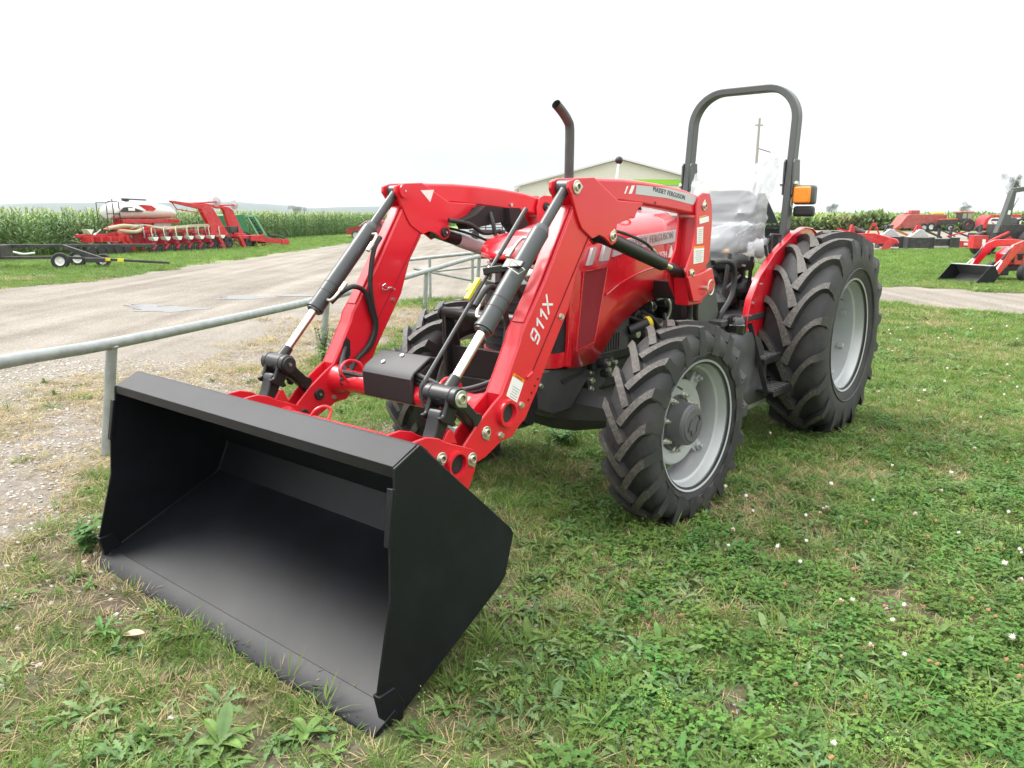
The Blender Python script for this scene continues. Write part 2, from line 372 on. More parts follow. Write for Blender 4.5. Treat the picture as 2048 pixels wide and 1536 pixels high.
straw = ramp(noise(30, 8, .8), (.3, (.12, .10, .05)), (.55, (.22, .19, .09)), (.75, (.33, .28, .15)))
vor = n.new('ShaderNodeTexVoronoi'); vor.inputs['Scale'].default_value = 45; l.new(geo.outputs['Position'], vor.inputs['Vector'])
stone = ramp(vor.outputs['Color'], (.1, (.2, .18, .155)), (.5, (.3, .275, .245)), (.9, (.42, .39, .35)))
lane_c = ramp(noise(.55, 8, .75), (.32, (.13, .115, .095)), (.5, (.215, .192, .163)), (.68, (.30, .272, .235)))
lane_f = ramp(noise(34, 9, .85), (.34, (.12, .105, .09)), (.5, (.26, .24, .21)), (.68, (.42, .395, .36)))
mv = n.new('ShaderNodeMapping'); mv.inputs['Rotation'].default_value = (0, 0, R(-16)); mv.inputs['Scale'].default_value = (1.9, .09, 1)
l.new(geo.outputs['Position'], mv.inputs[0]); zt = n.new('ShaderNodeTexNoise'); zt.inputs['Scale'].default_value = 1; zt.inputs['Detail'].default_value = 5; l.new(mv.outputs[0], zt.inputs['Vector'])
track = ramp(zt.outputs[0], (.36, (.15, .132, .108)), (.5, (.225, .202, .172)), (.64, (.31, .283, .245)))
half = n.new('ShaderNodeValue'); half.outputs[0].default_value = .5
lane = mixc(half.outputs[0], lane_c, track)
lm = n.new('ShaderNodeMix'); lm.data_type = 'RGBA'; lm.blend_type = 'MULTIPLY'; lm.inputs[0].default_value = 1; l.new(lane, lm.inputs[6])
l.new(ramp(noise(26, 10, .9), (.36, (.55, .54, .52)), (.5, (1, 1, 1)), (.64, (1.5, 1.5, 1.5))), lm.inputs[7]); lane = lm.outputs[2]
veg = mixc(math_('MULTIPLY', s1.outputs[2], noise(6, 6, .8)), green, straw)
veg = mixc(s1.outputs[2], veg, mixc(half.outputs[0], veg, straw))
base = mixc(math_('MULTIPLY', ramp(noise(22, 6, .8), (.42, (0, 0, 0)), (.6, (1, 1, 1))), None, .75), veg, soil)
base = mixc(s1.outputs[1], base, soil)
base = mixc(ramp(math_('MULTIPLY', s1.outputs[0], ramp(noise(5, 8, .8), (.2, (.75,)*3), (.8, (1.6,)*3))), (.35, (0, 0, 0)), (.62, (1, 1, 1))), base, mixc(half.outputs[0], stone, soil))
far = n.new('ShaderNodeVectorMath'); far.operation = 'LENGTH'; l.new(geo.outputs['Position'], far.inputs[0])
fr = n.new('ShaderNodeMapRange'); fr.inputs[1].default_value = 12; fr.inputs[2].default_value = 30; l.new(far.outputs['Value'], fr.inputs[0])
lawn = ramp(noise(.8, 8, .75), (.3, (.14, .23, .055)), (.5, (.20, .31, .08)), (.72, (.31, .37, .13)))
lawn = mixc(math_('MULTIPLY', s1.outputs[2], None, .6), lawn, straw)
fg = math_('SUBTRACT', fr.outputs[0], s2.outputs[0])
base = mixc(fg, base, lawn)
base = mixc(s2.outputs[0], base, lane)
l.new(base, B.inputs['Base Color'])
bp = n.new('ShaderNodeBump'); bp.inputs['Strength'].default_value = .7; bp.inputs['Distance'].default_value = .015
hh = n.new('ShaderNodeMath'); hh.operation = 'ADD'; l.new(noise(40, 8, .8), hh.inputs[0])
vs2 = n.new('ShaderNodeMath'); vs2.operation = 'MULTIPLY'; vs2.inputs[1].default_value = -.8; l.new(vor.outputs['Distance'], vs2.inputs[0]); l.new(vs2.outputs[0], hh.inputs[1])
l.new(hh.outputs[0], bp.inputs['Height']); l.new(bp.outputs[0], B.inputs['Normal'])
me.materials.append(GM)
ground = bpy.data.objects.new('ground', me); COL.objects.link(ground); tag(ground, 'grass, dry weeds and gravel ground of the dealer yard', kind='structure')

# ================================================================== THE BIG RED TRACTOR (local frame: +X forward, +Y its left side)
def text_mesh(txt, size, mat_, parent, loc, rot, name='lettering', ext=.0012, bold=.0, sx=1., font_space=1., shear=0.):
    cu = bpy.data.curves.new('txt', 'FONT'); cu.body = txt; cu.size = size; cu.extrude = ext; cu.offset = bold; cu.align_x = 'CENTER'; cu.align_y = 'CENTER'; cu.space_character = font_space; cu.shear = shear
    tmp = bpy.data.objects.new('txt', cu); COL.objects.link(tmp)
    dg = bpy.context.evaluated_depsgraph_get(); me = bpy.data.meshes.new_from_object(tmp.evaluated_get(dg)); bpy.data.objects.remove(tmp); bpy.data.curves.remove(cu)
    me.materials.clear(); me.materials.append(mat_); me.name = name
    o = bpy.data.objects.new(name, me); COL.objects.link(o); o.parent = parent; o.scale = (sx, 1, 1)
    o.location = loc; o.rotation_euler = rot if not isinstance(rot, Matrix) else rot.to_euler(); o['kind'] = 'stuff'; return o
def frame_rot(xdir, normal):
    x = Vector(xdir).normalized(); z = Vector(normal).normalized(); y = z.cross(x).normalized(); z = x.cross(y)
    return Matrix((x, y, z)).transposed()

TR = thing('tractor', 'large red loader tractor, black bucket down, grey roll bar and plastic wrapped seat, in foreground', 'tractor', (.2714, 4.4849, 0), R(-129.547))

def make_wheel(r_rim, r_tyre, w, nl, lugh, lugw, dphi, disc, steer, name, side, big):
    """wheel local frame: axle along Y, outer face towards +Y*side, y=0 is rim outer plane"""
    s = side
    def P(prof): return [(a*s, r) for a, r in prof]
    rim = MB()
    wi = w*.86
    if big:
        rim.lathe(P([(0, r_rim), (.004, r_rim+.012), (-.006, r_rim+.014), (-.014, r_rim), (-.02, r_rim-.012), (-.045, r_rim-.022), (-.075, r_rim-.030), (-.085, r_rim-.048), (-.16, r_rim-.056), (-.24, r_rim-.056), (-.25, r_rim-.07), (-.252, .2), (-.262, .19), (-.30, .12), (-.30, .0)]), n=64)
    else:
        rim.lathe(P([(0, r_rim), (.004, r_rim+.010), (-.006, r_rim+.012), (-.013, r_rim), (-.017, r_rim-.01), (-.04, r_rim-.018), (-.058, r_rim-.024), (-.066, r_rim-.036), (-.12, r_rim-.042), (-.17, r_rim-.042), (-wi, r_rim-.01), (-wi, r_rim)]), n=64)
        rim.lathe(P([(-.125, .0), (-.125, .16), (-.118, .175), (-.112, .215), (-.12, .225), (-.135, .22)]), n=48)
    ro = rim.build('wheel', SILV, TR)
    ro.rotation_euler = (0, 0, steer)
    ty = MB(); hw = w/2; yc = -w*.43; rb = r_tyre-lugh
    C = [(-hw*.80, r_rim-.012), (-hw*.86, r_rim+.018), (-hw*.97, r_rim+(rb-r_rim)*.30), (-hw, r_rim+(rb-r_rim)*.5), (-hw*.97, r_rim+(rb-r_rim)*.72), (-hw*.9, rb-.032), (-hw*.78, rb-.014), (-hw*.4, rb-.003), (0, rb)]
    prof = C+[(-a, r) for a, r in C[-2::-1]]
    ty.lathe([((a+yc)*s, r) for a, r in prof], n=96)
    def rsurf(y):   # carcass radius at |y|
        y = min(abs(y), hw); pr = sorted([(abs(a), r) for a, r in C if abs(a) <= hw])
        tops = [(0, rb), (hw*.4, rb-.003), (hw*.78, rb-.014), (hw*.9, rb-.032), (hw*1.0, rb-.09)]
        return float(np.interp(y, [a for a, _ in tops], [b for _, b in tops]))
    def rtop(y): return float(np.interp(abs(y), [0, hw*.55, hw*.93], [r_tyre, r_tyre-.004, r_tyre-.03 if big else r_tyre-.018]))
    for sd_ in (-1, 1):
        for k in range(nl):
            ph0 = 2*PI*(k+(.5 if sd_ > 0 else 0))/nl+random.uniform(-.002, .002); secs = []
            K = 8
            for i in range(K+1):
                u = i/K; y = sd_*(-.012+(hw*.95+.012)*u)
                phi = ph0+dphi*(1-(1-u)**(1.75 if big else 1.25))
                wd = lugw*(1.25-.55*min(1, u*3) if big else 1.05-.15*u)*(1 if u < .75 else 1+.45*(u-.75)*4)
                secs.append((y, phi, wd, rtop(y), rsurf(y)-.012))
            secs.append((sd_*(hw*1.005), secs[-1][1]+dphi*.02, secs[-1][2]*1.15, rb-.055, rb-.09))
            if big or True: secs.append((sd_*(hw*1.0), secs[-1][1]+dphi*.01, secs[-1][2]*1.0, rb-.095-(.03 if big else .01), rb-.12-(.03 if big else .01)))
            base = len(ty.v)
            for i, (y, phi, wd, rt_, rbm) in enumerate(secs):
                a, b = secs[max(i-1, 0)], secs[min(i+1, len(secs)-1)]
                ty_, tp = b[0]-a[0], (b[1]-a[1])*rt_; ln = math.hypot(ty_, tp) or 1
                ny, np_ = -tp/ln, ty_/ln
                if i >= K: ny, np_ = 0, sd_
                for q_, rr in ((-.72, rbm), (-.5, rt_), (.5, rt_), (.72, rbm)):
                    yy = y+ny*wd*q_; pp = phi+np_*wd*q_/rt_
                    ty.v.append((rr*math.cos(pp), (yy+yc)*s, rr*math.sin(pp)))
            ns = len(secs)
            for i in range(ns-1):
                for j in range(3):
                    o_ = base+i*4+j; ty.f.append((o_, o_+1, o_+5, o_+4)); ty.m.append(1 if (j == 1 and i < K) else 0)
            ty.f.append((base, base+1, base+2, base+3)); ty.m.append(0)
            ty.f.append((base+(ns-1)*4+3, base+(ns-1)*4+2, base+(ns-1)*4+1, base+(ns-1)*4)); ty.m.append(0)
    # moulded rings on the sidewall
    for r_ in (.25,): ty.lathe([((yc+hw*(.955 if r_ < .5 else .95))*s, r_rim+(rb-r_rim)*r_), ((yc+hw*1.0)*s, r_rim+(rb-r_rim)*(r_+.02)), ((yc+hw*.955)*s, r_rim+(rb-r_rim)*(r_+.045))], n=72)
    to = ty.build('tyre', [RUB, LUGT], ro, angle=40); to['label'] = 'black tractor tyre with deep slanted lugs, dusty on top'
    if not big:
        hb = MB()
        hb.lathe(P([(-.125, .125), (-.10, .112), (-.045, .108), (-.035, .10), (-.032, .088), (-.026, .085), (-.024, 0)]), n=40)
        hob = hb.build('hub', mat('hub grey', (.095, .095, .10), .45, rvar=.1), ro, angle=30)
        lf = MB()
        pts = [(-.035*1, .05), (-.055, .02), (-.03, .0), (-.02, -.04), (.02, -.05), (.03, -.02), (.055, -.02), (.03, .03), (.0, .035)]
        lf.tube([(a, -.022*s, b) for a, b in pts], .0035, n=6, smooth=3, closed=True)
        lf.build('hub_emblem', GREY, ro)
        nm = None
        for k in range(8):
            a = 2*PI*(k+.3)/8
            if nm is None:
                q_ = MB(); q_.cyl((0, -.125*s, 0), (0, -.108*s, 0), .017, n=12); q_.cyl((0, -.108*s, 0), (0, -.09*s, 0), .0125, n=6); q_.cyl((0, -.09*s, 0), (0, -.078*s, 0), .007, n=8)
                nm = q_.build('wheel_nut', ZINC, ro); nm.location = (.145*math.cos(a), 0, .145*math.sin(a)); n0 = nm
            else: copy_of(n0, ro, (.145*math.cos(a), 0, .145*math.sin(a)))
        for k in range(4):
            a = 2*PI*(k+.05)/4+.6; q_ = MB(); c_, s_ = math.cos(a), math.sin(a); rr = r_rim-.062
            q_.cyl((c_*rr, -.14*s, s_*rr), (c_*rr, -.105*s, s_*rr), .02, n=12)
            q_.beam((c_*(rr-.05), -.13*s, s_*(rr-.05)), (c_*(rr+.03), -.13*s, s_*(rr+.03)), .07, .016, upv=(0, 1, 0))
            q_.cyl((c_*rr, -.105*s, s_*rr), (c_*rr, -.085*s, s_*rr), .011, n=6)
            q_.build('rim_clamp', SILV, ro, bevel=.003)
    else:
        n0 = None
        for k in range(8):
            a = 2*PI*k/8
            q_ = (.155*math.cos(a), 0, .155*math.sin(a))
            if n0 is None:
                z_ = MB(); z_.cyl((0, -.285*s, 0), (0, -.25*s, 0), .017, n=6); z_.cyl((0, -.25*s, 0), (0, -.23*s, 0), .01, n=8); n0 = z_.build('wheel_nut', ZINC, ro); n0.location = q_
            else: copy_of(n0, ro, q_)
        h_ = MB(); h_.cyl((0, -.3*s, 0), (0, -.17*s, 0), .085, .075, n=24); h_.build('hub', GREY, ro, bevel=.006)
        for k in range(8):
            a = 2*PI*(k+.5)/8; rr = r_rim-.068; c_, s_ = math.cos(a), math.sin(a)
            q_ = MB(); q_.beam((c_*rr, -.13*s, s_*rr), (c_*rr, -.175*s, s_*rr), .035, .02, upv=(c_, 0, s_)); q_.build('rim_clamp', SILV, ro, bevel=.003)
    vs_ = MB(); a = .9; vs_.cyl(((r_rim-.03)*math.cos(a), -.03*s, (r_rim-.03)*math.sin(a)), ((r_rim-.055)*math.cos(a), .0*s, (r_rim-.055)*math.sin(a)), .005, n=8); vs_.build('valve', PLAS, ro)
    return ro
for side in (1, -1):
    w = make_wheel(.331, .532, .272, 19, .033, .036, .34, 0, R(-3.18), 'front', side, False)
    w.location = (0, .878*side, .503)
    if side < 0: w['label'] = 'right front wheel behind the loader cross tube'
for side in (1, -1):
    w = make_wheel(.397, .738, .43, 18, .046, .050, .42, 0, 0, 'rear', side, True)
    w.location = (-2.313, .891*side, .712)

# ---- hood
hood = MB()
def ring(x, w, zb, zc, zt, rnd=.06, front=0):
    h = [(w, zb), (w*1.01, zb+(zc-zb)*.35), (w, zb+(zc-zb)*.75), (w-.006, zc), (w-.03, zc+(zt-zc)*.45), (w-.09, zc+(zt-zc)*.82), (w*.35, zt-.004), (0, zt)]
    pts = h+[(-a, b) for a, b in h[-2::-1]]
    return [(x-front*(a/w)**2, a, b) for a, b in pts]
xs = [(-.80, .300, 1.10, 1.485, 1.585), (-.60, .300, 1.085, 1.475, 1.572), (-.40, .299, 1.045, 1.455, 1.558), (-.27, .298, 1.00, 1.44, 1.548), (-.136, .295, .942, 1.425, 1.536), (-.02, .29, .835, 1.405, 1.522), (.05, .285, .782, 1.395, 1.512), (.10, .28, .765, 1.38, 1.50), (.20, .27, .76, 1.36, 1.485), (.285, .263, .765, 1.338, 1.465)]
rings = [ring(*a) for a in xs]
hood.loft(rings, closed=False)
hood.v = [v for v in hood.v]
ho = hood.build('hood', RED, TR, angle=50, norm=True)
so_ = ho.modifiers.new('t', 'SOLIDIFY'); so_.thickness = .012; so_.offset = -1
# nose cap over the lamps
nc = MB()
def arc(w, xf, sag, z, n=12, w2=None): return [(xf-sag*(abs(t)**2.4), w*t, z) for t in np.linspace(-1, 1, n)]
rows = [[(.36, a, b) for (_, a, b) in ring(.36, .25, 1.315, 1.315, 1.44)][0:15]]
def cap(xf, w, sag, zb, zt, k):
    pts = []
    for (_, a, b) in ring(0, 1, 0, 0, 1)[3:12]:
        pts.append((xf-sag*abs(a)**2.4, a*w, zb+(zt-zb)*b))
    return pts
top = MB(); G = [cap(.28, .264, .0, 1.335, 1.466, 0), cap(.355, .258, .0, 1.318, 1.44, 0), cap(.40, .25, .02, 1.32, 1.425, 0), cap(.46, .245, .06, 1.325, 1.40, 0), cap(.52, .24, .12, 1.325, 1.365, 0), cap(.545, .238, .145, 1.318, 1.335, 0)]
top.loft(G, closed=False)
tcap = top.build('nose_cap', RED, TR, angle=50); so_ = tcap.modifiers.new('t', 'SOLIDIFY'); so_.thickness = .014; so_.offset = -1
# black grille body with the wrap-round mesh, red lip under it
gr = MB(); prof = []
for z, g in ((.845, 0), (1.20, 0), (1.315, 0)):
    prof.append([(.10, -.24, z)]+[(.50-.14*abs(t)**2.4-(.0 if z < 1.1 else .0), .24*t, z) for t in np.linspace(-1, 1, 13)]+[(.10, .24, z)])
gr.loft(prof[:2]); gr.build('grille', DARKM, TR, angle=40)
for k in range(7):
    z = .885+k*.045; g_ = MB(); g_.loft([[(.505-.14*abs(t)**2.4, .243*t, z+dz) for t in np.linspace(-1, 1, 13)]+[(.49-.14*abs(t)**2.4, .238*t, z+dz) for t in np.linspace(1, -1, 13)] for dz in (0, .006)])
    g_.build('grille_bar', PLAS, TR)
lp = MB(); lp.loft([[(.515-.15*abs(t)**2.4, .248*t, z) for t in np.linspace(-1, 1, 15)]+[(.20, .25, z), (.20, -.25, z)] for z in (.775, .79, .845, .852)])
lp.build('grille_lip', RED, TR, angle=50)
for sgn in (1, -1):
    hl = MB(); A = []
    for dz in (0, .1):
        A.append([(.487-.14*abs(t)**2.4-.0*dz, .243*t*sgn, 1.205+dz) for t in np.linspace(.30, 1, 8)]+[(.38, .215*sgn, 1.205+dz), (.42, .08*sgn, 1.205+dz)])
    hl.loft(A); h = hl.build('headlamp', LENS, TR, bevel=.006)
    b_ = MB(); b_.ball((.45, .13*sgn, 1.255), (.03, .042, .042), n=16); b_.build('lamp_bowl', CHR, h)
    b_ = MB(); b_.loft([[(.497-.14*abs(t)**2.4, .247*t*sgn, z) for t in np.linspace(.28, 1, 8)]+[(.46-.14*abs(t)**2.4, .243*t*sgn, z) for t in np.linspace(1, .28, 8)] for z in (1.19, 1.206)]); b_.build('lamp_bezel', PLAS, h)
    # red pillar between grille opening and side
    pl_ = MB(); pl_.prism([(.305, .775), (.26, .775), (.24, 1.33), (.31, 1.33), (.285, 1.15), (.29, .9)], .243*sgn, .266*sgn); pl_.build('grille_pillar', RED, TR, bevel=.004)
# vent recess
vn = MB()
for sgn in (1, -1):
    v_ = MB(); yv = .2785
    P4 = [(.181, 1.263), (-.01, 1.278), (.085, .885), (.225, .852)]
    ys = [.273, .294, .286, .266]
    v_.add([(x, (y_+.004)*sgn, z) for (x, z), y_ in zip(P4, ys)]+[(x, (y_-.02)*sgn, z) for (x, z), y_ in zip(P4, ys)], [(0, 1, 2, 3), (7, 6, 5, 4), (0, 4, 5, 1), (1, 5, 6, 2), (2, 6, 7, 3), (3, 7, 4, 0)])
    vo = v_.build('side_vent', DRED, TR, angle=20)
    e_ = MB(); e_.tube([(x, (y_+.004)*sgn, z) for (x, z), y_ in zip(P4, ys)], .005, n=6, smooth=0, closed=True); e_.build('vent_trim', RED, vo)
# crease along the hood side
cz = MB(); cz.tube([(.0, .301, 1.13), (-.15, .304, 1.19), (-.4, .306, 1.245), (-.7, .306, 1.27)], .006, n=6); cz.build('hood_crease', RED, TR)
for (pts) in ([(.119, 1.383), (.084, 1.384), (.123, 1.297), (.159, 1.294)], [(.02, 1.398), (-.042, 1.396), (-.012, 1.316), (.055, 1.312)]):
    d_ = MB(); d_.add([(x, .292+(0.012 if x < .07 else 0)-.018*max(0, (x-.05))*4*.3, z) for x, z in pts]+[(x, .26, z) for x, z in pts], [(0, 1, 2, 3), (0, 4, 5, 1), (1, 5, 6, 2), (2, 6, 7, 3), (3, 7, 4, 0)]); d_.build('hood_stripe', SDEC, TR, angle=20)
bd = MB(); Pb = [(-.085, 1.402), (-.055, 1.332), (-.33, 1.372), (-.76, 1.398), (-.76, 1.468), (-.33, 1.44), (-.16, 1.418)]
bd.add([(x, .3065, z) for x, z in Pb]+[(x, .29, z) for x, z in Pb], [tuple(range(7))]+[(i, (i+1) % 7, 7+(i+1) % 7, 7+i) for i in range(7)]); bd.build('hood_band', SDEC, TR, angle=20)
sideR = lambda dx, dz: frame_rot((dx, 0, dz), (0, 1, 0))
text_mesh('MASSEY FERGUSON', .058, GRN, TR, (-.46, .308, 1.416), sideR(-1, .09), bold=.0, sx=.86, font_space=1.14)
text_mesh('2607H', .052, TXW, TR, (-.57, .3085, 1.322), sideR(-1, .05), bold=.001, sx=.9)
em = MB(); em.tube([(-.32+.05*math.cos(a), .215+.04*math.sin(a), 1.5515+.0*a-.03*math.sin(a)*.4) for a in np.linspace(0, 2*PI, 14)[:-1]], .007, n=6, closed=True, smooth=2); em.build('hood_badge', RED, TR)
tri = MB(); tri.prism([(-.655, 1.305), (-.72, 1.305), (-.688, 1.375)], .302, .3085); tri.build('triangle_decal', WDEC, TR, angle=20)

# ---- chassis, engine, front axle
fr = MB(); fr.prism([(.50, .775), (-.10, .745), (-.14, .62), (-.02, .56), (.05, .66), (.20, .52), (.36, .52), (.56, .60), (.56, .77)], .15, .225)
fr.prism([(.50, .775), (-.10, .745), (-.14, .62), (-.02, .56), (.05, .66), (.20, .52), (.36, .52), (.56, .60), (.56, .77)], -.225, -.15)
fr.box((.30, 0, .65), (.50, .32, .2)); fr.box((-1.3, 0, .66), (2.4, .30, .34)); fr.build('front_frame', GREY, TR, bevel=.012)
for (x, z) in ((.02, .70), (.02, .61), (.01, .655), (.48, .7)):
    b_ = MB(); b_.cyl((x, .222, z), (x, .236, z), .017, n=6); b_.cyl((x, .236, z), (x, .248, z), .009, n=8); b_.build('frame_bolt', ZINC, TR)
sl_ = MB(); sl_.prism([(.30, .70), (.08, .725), (.10, .70), (.28, .675)], .224, .229); sl_.build('frame_slot', PLAS, TR)
ax = MB(); ax.loft([[(xx*sx_*1.0, y, .49+zz*sz) for xx, zz in ((-.5, -1), (.5, -1), (1, -.4), (1, .4), (.5, 1), (-.5, 1), (-1, .4), (-1, -.4))] for y, sx_, sz in ((-.60, .06, .07), (-.35, .075, .085), (-.15, .12, .13), (0, .13, .14), (.15, .12, .13), (.35, .075, .085), (.60, .06, .07))])
ax.build('front_axle', GREY, TR, bevel=.01)
for sgn in (1, -1):
    k_ = MB(); k_.cyl((0, .60*sgn, .37), (0, .60*sgn, .66), .075, .085, n=20); k_.cyl((0, .58*sgn, .5), (0, .76*sgn, .5), .12, .15, n=24); k_.box((-.10, .60*sgn, .48), (.18, .06, .06)); k_.build('axle_knuckle', GREY, TR, bevel=.008)
    t_ = MB(); t_.cyl((-.17, .1*sgn, .48), (-.17, .6*sgn, .48), .014, n=10); t_.cyl((-.17, .1*sgn, .48), (-.17, .3*sgn, .48), .03, n=14); t_.build('tie_rod', CHR, TR)
en = MB(); en.box((-.45, 0, .92), (1.0, .40, .40)); en.box((-.45, 0, 1.2), (.9, .30, .2)); en.box((-.5, 0, .66), (.8, .36, .2)); en.build('engine_block', mat('engine black', (.014, .014, .014), .5, bump=.3, bscale=30), TR, bevel=.02)
for i, (x, z, r_) in enumerate(((-.42, .97, .05), (-.55, 1.02, .04), (-.66, .9, .045), (-.5, .86, .035), (-.72, 1.03, .03), (-.36, .88, .03))):
    q_ = MB(); q_.cyl((x, .2, z), (x, .26+.02*(i % 3), z), r_, r_*.85, n=16); q_.cyl((x, .26, z), (x, .30, z), r_*.35, n=8)
    q_.build('engine_fitting', [PLAS, GREY, ZINC][i % 3], TR, bevel=.004)
for path, mt, r_ in (([(-.60, .27, 1.06), (-.66, .3, 1.07), (-.70, .31, 1.0), (-.68, .29, .92), (-.6, .28, .9)], ZINC, .012), ([(-.45, .25, 1.0), (-.52, .3, .95), (-.58, .3, .88), (-.56, .26, .8)], PLAS, .016), ([(-.38, .22, 1.08), (-.55, .3, 1.1), (-.8, .28, 1.1)], CHR, .007), ([(-.33, .24, .98), (-.42, .31, .93), (-.44, .3, .84), (-.36, .26, .78)], HOSE, .012), ([(-.65, .3, .97), (-.62, .33, .9), (-.66, .31, .8), (-.75, .28, .72)], HOSE, .014), ([(-.4, .26, 1.05), (-.48, .3, 1.06), (-.5, .3, 1.0)], CHR, .005)):
    q_ = MB(); q_.tube(path, r_, n=8); q_.build('engine_pipe', mt, TR)
fp = MB(); fp.cyl((-.28, .28, .905), (-.375, .34, .945), .026, .03, n=20); fo = fp.build('oil_filler', PLAS, TR)
fc = MB(); fc.cyl((-.375, .34, .945), (-.395, .352, .953), .037, n=20); fc.build('filler_cap', YEL, fo, bevel=.003)
for (x0, x1, z0, z1) in ((-.27, .025, .80, 1.04),):
    sc = MB(); sc.box(((x0+x1)/2, .262, (z0+z1)/2), (x1-x0, .018, z1-z0)); sc.box((x0-.012, .22, (z0+z1)/2), (.03, .1, z1-z0)); s_ = sc.build('engine_screen', GREY, TR, bevel=.003)
    for k in range(8):
        q_ = MB(); q_.box((-.05-.026*k+.045, .2725, .86), (.007, .006, .095)); q_.build('screen_slot', DARKM, s_)
    for k in range(4):
        q_ = MB(); q_.box((-.05-.085*(k % 2)*1.1-.02, .2725, .945+.035*(k//2)), (.062, .006, .007)); q_.build('screen_slot', DARKM, s_)
q_ = MB(); q_.box((-.05, .20, .76), (.2, .12, .08)); q_.cyl((-.02, .25, .755), (-.02, .31, .755), .028, n=12); q_.cyl((-.09, .25, .755), (-.09, .30, .755), .024, n=12); q_.cyl((-.055, .25, .69), (-.055, .3, .69), .024, n=12); q_.build('steering_motor', PLAS, TR, bevel=.006)
for (x, z) in ((-.02, .755), (-.09, .755), (-.055, .69), (-.03, .72)):
    q_ = MB(); q_.cyl((x, .30, z), (x, .325, z), .013, n=6); q_.build('hose_union', ZINC, TR)
# front guard
gd = MB(); gd.cyl((.66, -.27, 1.05), (.66, .27, 1.05), .03, n=18); gd.cyl((.66, -.285, 1.05), (.66, -.27, 1.05), .036, n=18); gd.cyl((.66, .285, 1.05), (.66, .27, 1.05), .036, n=18)
for sgn in (1, -1): gd.prism([(.69, 1.06), (.63, 1.06), (.56, .85), (.53, .60), (.60, .52), (.66, .56), (.68, .8)], .235*sgn, .26*sgn)
gd.box((.60, 0, .62), (.12, .48, .22)); gd.box((.63, 0, .80), (.02, .48, .16)); gd.build('front_guard', BLK, TR, bevel=.006)
# exhaust
q_ = MB(); q_.tube([(-.225, -.12, 1.5), (-.225, -.12, 1.8), (-.225, -.12, 2.02), (-.205, -.12, 2.07), (-.15, -.12, 2.115), (-.09, -.12, 2.15)], .027, n=16, caps=False)
q_.tube([(-.225, -.12, 1.5), (-.225, -.12, 1.8), (-.225, -.12, 2.02), (-.205, -.12, 2.07), (-.15, -.12, 2.115), (-.09, -.12, 2.15)], .024, n=16, caps=False)
q_.build('exhaust_pipe', mat('exhaust grey', (.06, .064, .064), .5, var=.2), TR)
# cowl, dash, platform, steering wheel, seat
for sgn in (1, -1):
    q_ = MB(); q_.prism([(-.84, 1.12), (-.72, .60), (-1.14, .60), (-1.16, .95), (-1.04, 1.24), (-.86, 1.5)], .39*sgn, .41*sgn); q_.build('cowl_panel', OLIVE, TR, bevel=.004)
q_ = MB(); q_.box((-.92, 0, 1.30), (.22, .56, .5)); q_.box((-.98, 0, .95), (.25, .5, .4)); q_.build('dashboard', PLAS, TR, bevel=.02)
q_ = MB(); q_.cyl((-.98, 0, 1.38), (-1.16, 0, 1.56), .02, n=10); q_.tube([(-1.16+.13*math.cos(a), .19*math.sin(a), 1.57+.13*math.cos(a)*.9) for a in np.linspace(0, 2*PI, 25)[:-1]], .013, n=8, closed=True, smooth=1); q_.build('steering_wheel', PLAS, TR)
q_ = MB(); q_.box((-1.45, 0, .885), (.85, 1.0, .04)); q_.box((-1.45, .46, .84), (.8, .05, .08)); q_.build('platform', GREY, TR, bevel=.006)
q_ = MB(); q_.box((-2.2, 0, .75), (.8, .52, .55)); q_.cyl((-2.313, -.62, .71), (-2.313, .62, .71), .13, n=24); q_.box((-1.5, 0, .68), (.9, .3, .3)); q_.build('transmission_housing', GREY, TR, bevel=.02)
for (p0, p1, r_) in (((-1.42, .30, .9), (-1.50, .31, 1.30), .014), ((-1.25, .1, .9), (-1.52, .2, 1.25), .012), ((-1.3, .2, .9), (-1.62, .34, 1.15), .012), ((-1.38, .05, .9), (-1.6, .12, 1.3), .012), ((-1.7, .36, .9), (-1.66, .40, 1.28), .014), ((-1.75, .25, .95), (-1.62, .36, 1.22), .016)):
    q_ = MB(); q_.cyl(p0, p1, r_, n=8); q_.build('control_lever', BLK, TR)
for (c, r_) in (((-1.42, .26, .97), .09), ((-1.6, .2, 1.0), .12), ((-1.55, .1, 1.12), .12), ((-1.75, .3, 1.05), .1), ((-1.35, .0, 1.0), .1)):
    q_ = MB(); q_.ball(c, (r_*1.1, r_, r_*.8), n=14, jit=.1); q_.build('seat_suspension', PLAS, TR)
q_ = MB(); q_.box((-1.85, 0, 1.10), (.42, .40, .36)); q_.box((-1.75, .12, 1.22), (.35, .40, .10)); q_.build('seat_base', PLAS, TR, bevel=.03)
q_ = MB(); q_.tube([(-1.02, .42, 1.265), (-1.12, .43, 1.27), (-1.24, .44, 1.255), (-1.30, .44, 1.18), (-1.28, .44, 1.05), (-1.18, .43, .95), (-1.15, .42, .90)], .017, n=12); q_.build('grab_rail', PLAS, TR)
q_ = MB(); q_.loft([[(x, y*w_, z) for x, y, z in sec] for sec, w_ in (([(-1.62, 1, 1.30), (-1.62, -1, 1.30), (-1.60, -1, 1.39), (-1.60, 1, 1.39)], .20), ([(-1.80, 1, 1.28), (-1.80, -1, 1.28), (-1.80, -1, 1.405), (-1.80, 1, 1.405)], .235), ([(-2.05, 1, 1.29), (-2.05, -1, 1.29), (-2.06, -1, 1.43), (-2.06, 1, 1.43)], .235))]); st = q_.build('seat', SEAT, TR, bevel=.03, seg=3)
